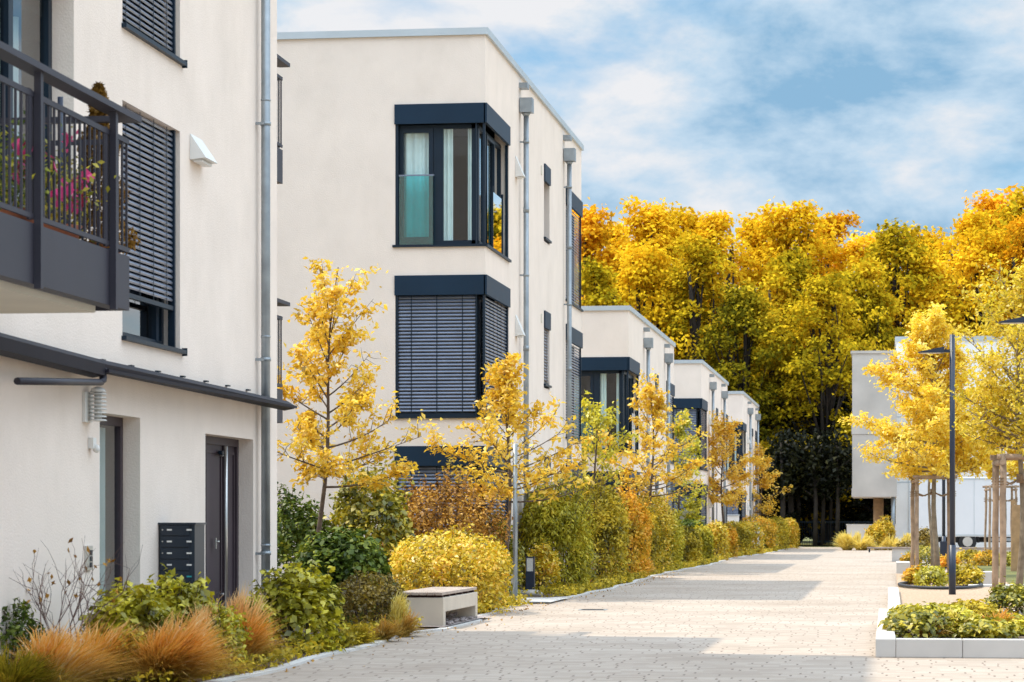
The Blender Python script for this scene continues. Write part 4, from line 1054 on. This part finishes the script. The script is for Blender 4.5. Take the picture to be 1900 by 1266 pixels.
for (xx) in (wx, xt1 + 1.0):
    for yy in (yt + .02, yt + 2.0):
        b = MB(); b.tube([(xx, yy, .40), (xx, yy + .3, .40)], .40, 24); wh = b.build('wheel', M['tyre'], TR)
        b = MB(); b.tube([(xx, yy - .01, .40), (xx, yy, .40)], .22, 20); b.build('rim', M['steel'], wh)
b = MB(); b.tube([(wx + .48 * cos(a_), yt + .15, .40 + .48 * sin(a_)) for a_ in np.linspace(-.1, pi + .1, 12)], .05, 6); b.build('mudguard', M['tyre'], TR)

# ------------------------------------------------------------------ young trees (left side)
YT = 'young street trees in autumn leaf'
young_tree(G(583, 40.5), 5.25, 1.95, [(0, 1.1), (.12, 1.45), (.3, .85), (.5, .8), (.7, .68), (.88, .5), (1, .25)], 11, 'l_tree',
           'slender young tree with yellow leaves standing between the two nearest buildings', YT, 26, 9, 26, .10, .045, asym=.15, lean=.36, spread=.12)
young_tree(G(941, 45.2), 4.05, 1.75, [(0, 1.1), (.2, 1.5), (.42, 1.35), (.58, .6), (.8, .22), (1, .1)], 12, 'l_tree',
           'wide low yellow young tree directly behind the slim steel post', YT, 32, 9, 19, .105, .045, asym=.05, spread=.11)
young_tree(G(1209, 68), 5.1, 2.05, [(0, 1.2), (.2, 1.55), (.45, 1.35), (.62, .7), (.85, .3), (1, .1)], 13, 'l_tree',
           'young yellow tree in front of the second cream block', YT, 26, 9, 20, .12, .05, spread=.12)
young_tree(G(1262, 88), 5.0, 1.3, [(0, .7), (.3, .95), (.7, .8), (1, .2)], 14, 'l_treeg',
           'green-yellow tree in the gap before the third cream block', YT, 22, 9, 26, .13, .05)
young_tree(G(1106, 66), 4.3, 1.4, [(0, .5), (.4, .85), (.8, .6), (1, .3)], 15, 'l_treeg',
           'greenish tree half hidden behind the corner of the three-storey block', YT, 18, 9, 24, .12, .05)
young_tree(G(1341, 97), 5.25, 2.0, [(0, .9), (.2, 1.1), (.5, .95), (.8, .6), (1, .15)], 16, 'l_treeo',
           'dense small amber tree in front of the third cream block', YT, 24, 9, 28, .12, .055)
young_tree(G(1412, 125), 4.9, 1.7, [(0, .6), (.3, 1.0), (.6, .8), (1, .2)], 17, 'l_treeo',
           'farthest small yellow tree at the end of the cream row', YT, 20, 8, 24, .14, .06)
# right side trees
young_tree(G(1736, 62.5), 6.2, 2.55, [(0, 1.1), (.2, 1.55), (.45, 1.4), (.7, .8), (.88, .42), (1, .2)], 21, 'l_gold',
           'bright golden tree with broad crown behind the tall street lamp', YT, 46, 13, 44, .11, .07, 'barkl', asym=-.1)
young_tree(G(1893, 43.0), 5.4, 2.5, [(0, .62), (.25, .78), (.5, .82), (.75, .75), (1, .3)], 22, 'l_olive',
           'olive-gold tree at the right edge inside the nearest stake frame', YT, 40, 12, 30, .085, .06, 'barkl', asym=-.1)
young_tree(G(1727, 72), 5.0, 2.6, [(0, .7), (.4, .9), (.8, .5), (1, .2)], 23, 'l_gold',
           'golden tree standing right behind the first golden tree', YT, 24, 10, 30, .15, .05, 'barkl')
young_tree(G(1862, 81), 5.2, 2.7, [(0, .6), (.3, .9), (.6, .8), (.85, .5), (1, .2)], 24, 'l_gold',
           'golden tree inside the distant thin stake frame', YT, 20, 10, 26, .14, .06, 'barkl')

# ------------------------------------------------------------------ forest
def forest_proto(seed, H, R, mat_name, n_cl=75, per=95, ls=.27, zlow=.22):
    rng = np.random.default_rng(seed)
    root = bpy.data.objects.new('forest_tree', None); COL.objects.link(root)
    tb = MB(); zs = np.linspace(0, H * .9, 9); px_ = rng.normal(size=9).cumsum() * .12; py_ = rng.normal(size=9).cumsum() * .12
    tr = [np.array([px_[k] - px_[0], py_[k] - py_[0], z]) for k, z in enumerate(zs)]
    tb.tube(tr, [.30 * (1 - .8 * z / H) for z in zs], 9)
    C = []; OD = []
    n_cl = int(n_cl * 1.55); lim = [(rng.uniform(0, 2 * pi), rng.uniform(.55, 1.12)) for _ in range(14)]
    for k in range(n_cl):
        fz = zlow + (1.04 - zlow) * ((k + rng.uniform()) / n_cl)
        lt, lr = lim[int(rng.integers(0, 14))]
        env = max(.12, sin(pi * min(1, (min(fz, 1) - zlow) / (1 - zlow) * .86 + .12))) ** .6
        rad = R * env * rng.uniform(.25, 1.0) * lr
        th = lt + rng.normal() * .35
        c = np.array([rad * cos(th), rad * sin(th), H * fz * .97])
        i = min(int(max(0, fz * .9 - .14) * 8), 7); p0 = tr[i]
        if k % 3 == 0:
            mid = (p0 + c) / 2 + np.array([0, 0, -.4]) + rng.normal(size=3) * .35
            tb.tube(bez(p0, mid, c, 6), [.15, .12, .09, .065, .04, .02], 5, cap=False)
        n = int(per * 1.35 * rng.uniform(.4, 1.4)); s = rng.uniform(.40, 1.0) * (R / 4.2)
        d = unit(rng.normal(size=(n, 3))); rr = rng.uniform(.1, 1, n) ** .6
        sx, sy, sz = rng.uniform(.8, 1.6), rng.uniform(.8, 1.6), rng.uniform(.4, .85)
        P = d * rr[:, None] * np.array([s * sx, s * sy, s * sz])
        P[:, 2] -= (np.hypot(P[:, 0], P[:, 1]) / s) ** 2 * .22 * s
        P += rng.normal(size=P.shape) * .12
        C.append(c + P); od = d * .5 + np.array([cos(th), sin(th), .5]); OD.append(od)
    C = np.concatenate(C); OD = np.concatenate(OD)
    V, Fq = leaf_geo(C, ls, rng, .62, .5, OD, .1, .35)
    tb.build('trunk', M['barkd'], root)
    np_mesh('crown', V, Fq, M[mat_name], root)
    return root
protos = [forest_proto(101, 16, 4.2, 'f_gold'), forest_proto(102, 16, 4.6, 'f_gold', 85), forest_proto(103, 16, 3.6, 'f_gold', 66), forest_proto(104, 15, 4.6, 'f_gold', 110, 90, .26, .07), forest_proto(105, 15, 4.0, 'f_gold', 100, 90, .26, .10)]
index_kids()
WORD = {'f_gold': 'golden', 'f_orange': 'orange', 'f_green': 'green-yellow', 'f_dark': 'dark green'}
used_p = set()
def place_forest(pi_, px, t, H, mt, label, rz):
    o = protos[pi_] if pi_ not in used_p else copy_tree(protos[pi_]); used_p.add(pi_)
    x, y = G(px, t); o.location = (x, y, 0); s = H / (16 if pi_ < 3 else 15); o.scale = (max(s, .8), max(s, .8), s); o.rotation_euler.z = rz
    tag(o, label, 'tree', 'autumn trees of the wood behind the street')
    for ch in [c for c in bpy.data.objects if c.parent == o]:
        if ch.name.startswith('crown'): ch.material_slots[0].link = 'OBJECT'; ch.material_slots[0].material = M[mt]
back = [(1030, 172, 405, 'f_gold'), (1085, 168, 398, 'f_orange'), (1150, 176, 425, 'f_gold'), (1205, 170, 385, 'f_gold'), (1270, 177, 400, 'f_gold'), (1335, 171, 405, 'f_gold'), (1400, 178, 412, 'f_gold'),
        (1475, 172, 388, 'f_gold'), (1540, 178, 408, 'f_orange'), (1600, 172, 445, 'f_gold'), (1725, 175, 440, 'f_gold'), (1790, 170, 408, 'f_gold'), (1850, 177, 368, 'f_orange'), (1915, 172, 362, 'f_green'), (1980, 176, 380, 'f_dark')]
front = [(1115, 152, 500, 'f_green', 4), (1200, 155, 470, 'f_gold', 3), (1300, 153, 450, 'f_green', 4), (1385, 150, 540, 'f_dark', 3), (1450, 153, 480, 'f_green', 4), (1530, 149, 520, 'f_green', 3), (1600, 154, 500, 'f_green', 4), (1662, 157, 430, 'f_green', 3), (1740, 156, 490, 'f_gold', 4), (1830, 157, 440, 'f_gold', 3), (1910, 155, 420, 'f_orange', 4)]
ORD = ['leftmost', 'second', 'third', 'fourth', 'fifth', 'sixth', 'seventh', 'eighth', 'ninth', 'tenth', 'eleventh', 'twelfth', 'thirteenth', 'fourteenth', 'rightmost']
for i, (px, t, py, mt) in enumerate(back):
    wd = 'leftmost' if i == 0 else 'rightmost' if i == len(back) - 1 else ORD[i] + ' from the left'
    place_forest(i % 3, px, t, Zp(py, t), mt, f'tall {WORD[mt]} tree of the back row of the wood, {wd}', i * 1.7)
for i, (px, t, py, mt, pr_) in enumerate(front):
    wd = 'leftmost' if i == 0 else 'rightmost' if i == len(front) - 1 else ORD[i] + ' from the left'
    place_forest(pr_, px, t, Zp(py, t), mt, f'low-branched {WORD[mt]} tree of the front row of the wood, {wd}', i * 2.3)
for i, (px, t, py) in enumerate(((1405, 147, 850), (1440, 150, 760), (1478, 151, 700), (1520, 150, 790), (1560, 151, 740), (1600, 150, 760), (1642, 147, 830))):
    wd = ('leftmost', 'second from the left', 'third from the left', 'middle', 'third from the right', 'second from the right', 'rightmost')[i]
    place_forest(3 + i % 2, px, t, Zp(py, t), 'f_shade', f'added near-black tree painting the shade inside the wood at the street end, {wd}', i * 1.3)  # added trees, their near-black leaves stand in for shade under the crowns
# slim dark trunks at the street end
for i, (px, w_, lab) in enumerate(((1451, .22, 'leftmost'), (1466, .28, 'second from the left'), (1480, .20, 'third from the left'), (1512, .18, 'middle'), (1526, .17, 'third from the right'), (1540, .16, 'second from the right'), (1553, .18, 'rightmost'))):
    t = 144.5 + (i % 3); x, y = G(px, t); r = thing('slim_tree', (x, y, 0), f'slim dark tree trunk at the far street end, {lab}', 'tree', 'slim dark trunks at the street end')
    b = MB(); b.tube([(x, y, 0), (x + .05, y, 2.2), (x - .04, y, 5.5)], [w_ * .75, w_ * .6, w_ * .3], 8)
    for k in range(5):
        th = k * 2.1 + i; b.tube([(x, y, 2.6 + k * .5), (x + .9 * cos(th), y + .9 * sin(th), 3.2 + k * .5)], [.05, .02], 5)
    b.build('trunk', M['barkd'], r)
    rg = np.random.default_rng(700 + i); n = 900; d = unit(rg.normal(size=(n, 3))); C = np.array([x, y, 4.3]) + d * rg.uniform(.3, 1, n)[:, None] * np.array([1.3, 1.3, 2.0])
    V, Fq = leaf_geo(C, .28, rg, .6, .4); np_mesh('crown', V, Fq, M['f_shade'], r)  # same near-black leaves, wood shade painted into the crown colour

# ------------------------------------------------------------------ shrubs
HG = 'shrubs along the left edge of the street'
shrub(G(552, 26.9), .46, .50, .84, 3000, .085, 's_yg', 'yellow-green leafy shrub at the foot of the near downpipe', 201, HG, flat=.8, aspect=.62, sprigs=24, lump=.3)
shrub(G(632, 33.5), .60, .65, 1.20, 7500, .095, 's_dg', 'dark green dome shrub with broad leaves above the brown shrub', 202, HG, flat=.6, aspect=.66, sprigs=6, lump=.08, shell=.6)
shrub(G(684, 31.6), .45, .5, .68, 4200, .05, 's_br', 'small brownish shrub left of the concrete bench', 203, HG, sprigs=18)
shrub(G(842, 38.6), .80, 1.3, 1.13, 9500, .072, 's_yel', 'large yellow-gold rounded shrub behind the concrete bench', 204, HG, flat=.5, power=2.5, sprigs=20, lump=.15)
shrub(G(818, 43.6), 1.0, .9, 1.92, 8500, .075, 's_cop', 'tall copper-brown shrub below the middle navy window', 205, HG, droop=.3, sprigs=60, lump=.35)
shrub(G(690, 41.8), .62, .8, 2.1, 3400, .11, 's_mix', 'tall green shrub behind the dark green dome, against the cream wall', 206, HG, aspect=.6, droop=.4, sprigs=40, lump=.3)
shrub(G(553, 41.8), .50, .8, 1.75, 3600, .085, 's_dg', 'dark evergreen shrub just past the near building corner', 207, HG, aspect=.6, sprigs=20, shell=.2)
shrub(G(925, 45.6), .38, .4, 1.35, 2200, .09, 's_mix', 'small green shrub behind the steel post', 208, HG, sprigs=14, droop=.3)
shrub(G(1006, 48.9), .30, .35, .85, 1500, .08, 's_yel', 'low yellow shrub right of the bollard light', 209, HG, sprigs=14)
shrub(G(1035, 51), .70, 1.1, 2.12, 15000, .10, 's_weep', 'tall light-green weeping shrub right of the bollard light', 210, HG, droop=.9, aspect=.34, sprigs=80, lump=.35)
shrub(G(1080, 51.8), .26, .35, 1.0, 1500, .07, 's_mix', 'low green shrub dotted with red flowers by the paving edge', 211, HG, flowers=('red', 10, .05))
shrub(G(1112, 57), .60, 1.3, 2.05, 13000, .085, 's_olv', 'tall olive-yellow shrub after the weeping one', 212, HG, power=2.2, sprigs=60, lump=.32)
shrub(G(1163, 62), .52, 1.3, 2.05, 12000, .085, 's_or', 'tall orange-tinted shrub, reddest of the hedge line', 213, HG, power=2.3, sprigs=55, lump=.3)
shrub(G(1196, 67), .46, 1.2, 1.65, 9000, .085, 's_olv', 'narrow olive shrub right after the reddest one', 214, HG, power=2.2, sprigs=40, lump=.3)
shrub(G(1205, 72), .66, 1.2, 2.0, 9500, .09, 's_yel', 'tall loose yellow shrub rising behind the narrow olive one', 218, HG, sprigs=28)
shrub(G(1230, 73), .50, 1.3, 1.48, 8000, .085, 's_weep', 'bushy light green shrub before the clipped hedges begin', 215, HG, sprigs=14)
HC = 'clipped hedge blocks'
hl = [(1272, 79.5, .46, 1.15, 's_olv', 'rounded olive clipped hedge, nearest of the clipped ones'), (1284, 87, .62, 1.38, 's_dg', 'dark green clipped hedge rising behind the nearest clipped one'), (1297, 85.5, .42, 1.18, 's_weep', 'light green clipped hedge beside the dark green one'),
      (1325, 91, .48, 1.22, 's_yel', 'yellow clipped hedge in the middle of the hedge row'), (1347, 97, .44, 1.22, 's_or', 'orange-brown clipped hedge after the yellow one'), (1368, 103, .52, 1.30, 's_olv', 'round olive clipped hedge below the amber tree'),
      (1392, 108, .5, 1.22, 's_yel', 'yellow clipped hedge with white flowers in front'), (1403, 116, .85, 1.50, 's_or', 'broad orange-topped clipped hedge, tallest near the far end'), (1420, 117, .46, 1.15, 's_weep', 'small pale green hedge before the farthest two'),
      (1438, 124, .62, 1.48, 's_olv', 'olive hedge second from the far end'), (1462, 131, .52, 1.42, 's_yel', 'farthest yellow clipped hedge at the street end')]
for i, (px, t, rx, h, mt, lb) in enumerate(hl):
    shrub(G(px, t), rx, rx * 1.3, h, 3800, .10, mt, lb, 230 + i, HC, name='clipped_hedge', cat='hedge', lump=.14, power=2.4, shell=.7, stems=False, flowers=('wpetal', 14, .09) if i in (6, 8) else None)
x, y = G(1262, 95); shrub((x, y), .5, .5, 2.0, 1800, .13, 's_yel', 'small yellow bush above the first garden wall', 260, HG)
# foreground left
shrub(G(235, 23.3), .34, .4, .70, 1500, .085, 's_yg', 'green-yellow shrub before the glazed entrance door', 270, HG, aspect=.6, sprigs=22, lump=.35, z0=.0)
shrub(G(325, 24.6), .48, .4, .74, 1900, .085, 's_yg', 'green-yellow shrub in front of the letterbox stack', 271, HG, aspect=.6, sprigs=26, lump=.35)
shrub(G(12, 22.3), .30, .3, .60, 1400, .055, 's_dg', 'dark fine-leaved shrub at the left edge of the view', 272, HG, sprigs=16)
shrub(G(415, 23.0), .17, .2, .56, 1300, .05, 's_yg', 'small light green plant among the orange grasses', 273, HG, sprigs=10)
shrub(G(245, 21.6), .20, .22, .42, 1300, .045, 's_olv', 'small yellow-flecked plant between the two left feather grasses', 274, HG, sprigs=12)
shrub(G(470, 24.8), .16, .2, .60, 900, .06, 's_yg', 'thin green plant between the rightmost feather grass and the wall', 275, HG, sprigs=10)
OGR = 'orange feather grasses at the near building'
for i, (px, t, R, h, n, ln, lb) in enumerate([
        (95, 20.6, .48, .58, 2200, (.25, .05), 'big orange feather grass at the lower left corner'), (170, 21.6, .44, .58, 1600, (.3, 0), 'orange feather grass leaning toward the green-yellow shrub'),
        (305, 21.4, .46, .56, 2400, (.40, 0), 'orange feather grass spilling onto the paving, largest tuft in the middle'), (385, 23.8, .34, .70, 1700, (.15, 0), 'upright pinkish feather grass in front of the dark door'),
        (445, 24.0, .30, .74, 1700, (.15, 0), 'rightmost tall orange feather grass beside the downpipe shrub'), (20, 20.2, .36, .40, 2200, (.1, 0), 'low dark-based grass at the bottom left edge'),
        (330, 22.6, .34, .62, 1300, (.2, 0), 'orange feather grass rising behind the largest middle tuft')]):
    grass_tuft(G(px, t), R, h, n, 'g_or' if i != 5 else 'g_olive', lb, 300 + i, OGR, ln, .0042)
SGR = 'small olive grass tufts along the bed edge'
for i, (px, t, R, h, mm_, lb) in enumerate([(660, 28.6, .25, .22, 'g_olive', 'low olive grass tuft before the brown shrub'), (705, 29.4, .26, .24, 'g_or', 'low orange grass tuft left of the bench end'), (745, 30.6, .26, .28, 'g_or', 'orange grass tuft touching the bench end'), (625, 27.6, .2, .2, 'g_olive', 'tiny grass tuft at the foot of the downpipe shrub'),
                                      (930, 41.8, .25, .20, 'g_olive', 'grass tuft spilling over the edge past the bench'), (905, 40.0, .22, .32, 'g_or', 'orange grass below the large yellow shrub'), (735, 31.2, .12, .55, 'g_yel', 'thin straw-coloured stalks between brown shrub and bench'),
                                      (1190, 63.5, .3, .55, 'g_or', 'feathery orange grass in front of the olive shrub')]):
    grass_tuft(G(px, t), R, h, 900, mm_, lb, 330 + i, SGR, (.1, 0), .006, plume=False)
# bare twiggy plant
rng = np.random.default_rng(77); x, y = G(120, 22.6); root = thing('bare_shrub', (x, y, 0), 'nearly bare twiggy shrub with a few curled brown leaves by the wall', 'shrub')
b = MB(); LC = []
def twig(p, d, L, r, lv):
    e = p + d * L; mid = (p + e) / 2 + rng.normal(size=3) * L * .06; b.tube([p, mid, e], [r, r * .8, r * .55], 5, cap=False)
    if lv == 0:
        if rng.uniform() < .30: LC.append(e)
        return
    for k in range(3 if lv > 1 else 2): twig(e if k else mid, unit(d + rng.normal(size=3) * .45 + np.array([0, 0, .12])), L * rng.uniform(.55, .85), r * .62, lv - 1)
for k in range(6):
    th = k * 1.05; twig(np.array([x, y, 0.]), unit(np.array([.45 * cos(th), .45 * sin(th), 1.0])), .50, .008, 3)
b.build('stems', M['twig'], root)
LC = np.repeat(np.array(LC), 2, 0); V, Fq = leaf_geo(LC, .06, rng, .5, 0, droop=.5); np_mesh('foliage', V, Fq, M['s_cop'], root)

# ground cover (uncountable) : along the left bed
def cover(name, n, fx, leaf, m_, label, seed, zs=.10):
    rng = np.random.default_rng(seed); C = fx(rng, n); C[:, 2] += rng.uniform(.01, zs, n)
    V, Fq = leaf_geo(C, leaf, rng, .5, .6); o = np_mesh(name, V, Fq, M[m_]); return tag(o, label, 'ground cover', None, 'stuff')
def bed(rng, n):
    y = 30 + 104 * rng.uniform(0, 1, n) ** 1.0; y = np.where(rng.uniform(0, 1, n) < .06, rng.uniform(20, 30, n), y); ed = -5.52 - .12 * np.sin(y * .21) - .05 * np.sin(y * 1.3)
    ed = np.where((y > 32) & (y < 36), -6.05, ed); ed = np.where((y > 42) & (y < 46), -6.6, ed); ed = ed + np.where(y > 95, (y - 95) * .024, 0)
    return np.stack([ed - rng.exponential(.35, n) + .03, y, np.zeros(n)], 1)
cover('ground_cover', 26000, bed, .07, 's_olv', 'low olive and orange ground cover under the shrubs', 401, .16)
def litter(rng, n):
    y = rng.uniform(22, 70, n); return np.stack([-5.45 + rng.exponential(.18, n), y, np.full(n, .004)], 1)
o = cover('fallen_leaves', 350, litter, .04, 's_cop', 'few fallen leaves scattered along the paving edge', 402, .012)
def gcov(rng, n):
    return np.stack([rng.uniform(-17, -7.6, n), rng.uniform(33, 45.5, n), np.zeros(n)], 1)
cover('garden_undergrowth', 9000, gcov, .10, 's_mix', 'low green undergrowth in the garden between the blocks', 403, .35)
x, y = G(1100, tg(1132)); b = MB(); b.box(x - .2, x + .2, y - .2, y + .2, .0, .006, 0)
for k in range(5): b.box(x - .16, x + .16, y - .15 + k * .065, y - .125 + k * .065, .0062, .0085, 1)
tag(b.build('drain_cover', [M['zinc'], M['tyre']], None, (x, y, 0)), 'small square grey drain cover set in the paving', 'drain cover')
# gravel pebbles under bench
rng = np.random.default_rng(9); b = MB()
for k in range(260):
    px_, py_ = rng.uniform(bx0 + .02, bx1 + .02), rng.uniform(by0 + .2, by1 + .05); r = rng.uniform(.018, .04); b.ball((px_, py_, .035 + r * .4 + (.05 * rng.uniform() if px_ < bx1 - .25 else 0)), r, r * .9, r * .6, 6)
tag(b.build('gravel_pebbles', M['gravel']), 'grey pebbles under the concrete bench', 'gravel', None, 'stuff')

# right planter plants
PG = 'low plants in the right-hand planters'
rp = [(1700, 28.2, .34, .26, 's_mix', 'broad-leaved green plant at the front corner of the planter'), (1745, 31.6, .38, .20, 's_yg', 'yellow-green plant behind the front corner plant'), (1800, 33.5, .34, .18, 's_olv', 'olive plant in front of the nearest stakes'),
      (1768, 28.6, .28, .26, 's_yg', 'light green plant in the middle of the planter front'), (1830, 28.0, .30, .15, 's_mix', 'low grey-green mat plant at the planter front'), (1880, 34, .32, .40, 's_mix', 'green leafy plant below the tree at the right edge'),
      (1885, 29.0, .26, .16, 's_yg', 'low moss-like cushion at the right edge of the planter'), (1690, 32.6, .24, .16, 's_mix', 'green plant beside the inner edge of the left kerb')]
for i, (px, t, r, h, mt, lb) in enumerate(rp):
    shrub(G(px, t), r, r * 2.0, h, 1500, .075, mt, lb, 500 + i, PG, name='bedding_plant', cat='plant', aspect=.6, flat=1.0, sprigs=12, z0=.10, stems=False)
for i, (px, t, R, h, lb) in enumerate([(1775, 28.4, .34, .40, 'strap-leaved orange-green clump in the front planter'), (1722, 27.9, .24, .30, 'small orange-tinted grass clump in the front planter'), (1845, 28.8, .28, .34, 'yellow-orange grass clump near the stakes')]):
    grass_tuft(G(px, t), R, h, 320, ('g_yel', 'g_or', 'g_or')[i], lb, 520 + i, 'grass clumps in the right-hand planter', (0, 0), .010, z0=.10, plume=False)
rp2 = [(1703, 54, .26, .30, 's_or', 'orange-green plant at the hose corner'), (1728, 52, .30, .36, 's_yg', 'yellow-green plant at the golden tree foot'), (1790, 53, .34, .38, 's_olv', 'olive plant right of the lamp post'), (1715, 76, .5, .55, 's_mix', 'green plant behind the short kerb block'), (1690, 72, .25, .35, 's_or', 'orange plant next to the short kerb block'),
       (1800, 78, .45, .42, 's_olv', 'olive plant in the rear bed near the truck'), (1835, 77, .4, .40, 's_or', 'orange plant in the rear bed under the thin stakes'), (1868, 76, .35, .36, 's_yg', 'yellow-green plant in the rear bed at the right'), (1760, 74, .3, .3, 's_or', 'orange plant behind the lamp in the rear bed')]
for i, (px, t, r, h, mt, lb) in enumerate(rp2):
    shrub(G(px, t), r, r * 1.8, h, 1200, .09, mt, lb, 540 + i, PG, name='bedding_plant', cat='plant', sprigs=8, z0=.05, stems=False)
FG = 'ornamental plants at the far end of the street'
for i, (px, t, R, h, mm_, lb) in enumerate([(1572, 123, .62, .90, 'g_yel', 'pale yellow grass clump at the left of the far bed'), (1598, 122.5, .7, .90, 'g_yel', 'second pale yellow grass clump of the far bed'), (1655, 123, .4, .8, 'g_yel', 'pale grass clump at the white wall foot, far bed'), (1682, 122, .35, .9, 'g_yel', 'pale grass clump in front of the white wall edge')]):
    grass_tuft(G(px, t), R, h, 1200, mm_, lb, 560 + i, FG, (0, 0), .022, plume=False)
shrub(G(1626, 124), .55, .5, 1.15, 3000, .11, 's_yel', 'orange-yellow flowering bush in the middle of the far bed', 570, FG, sprigs=20)
shrub(G(1641, 124.5), .5, .5, 1.45, 2500, .11, 's_yel', 'yellow bush right of the orange one in the far bed', 571, FG, sprigs=20)
shrub(G(1717, 118), .5, .5, 1.0, 1500, .12, 's_br', 'dark round bush in front of the truck', 572, FG)
shrub(G(1700, 112), .9, .4, .5, 1500, .12, 's_br', 'low dark bush beside the distant street lamp', 573, FG)
index_kids()
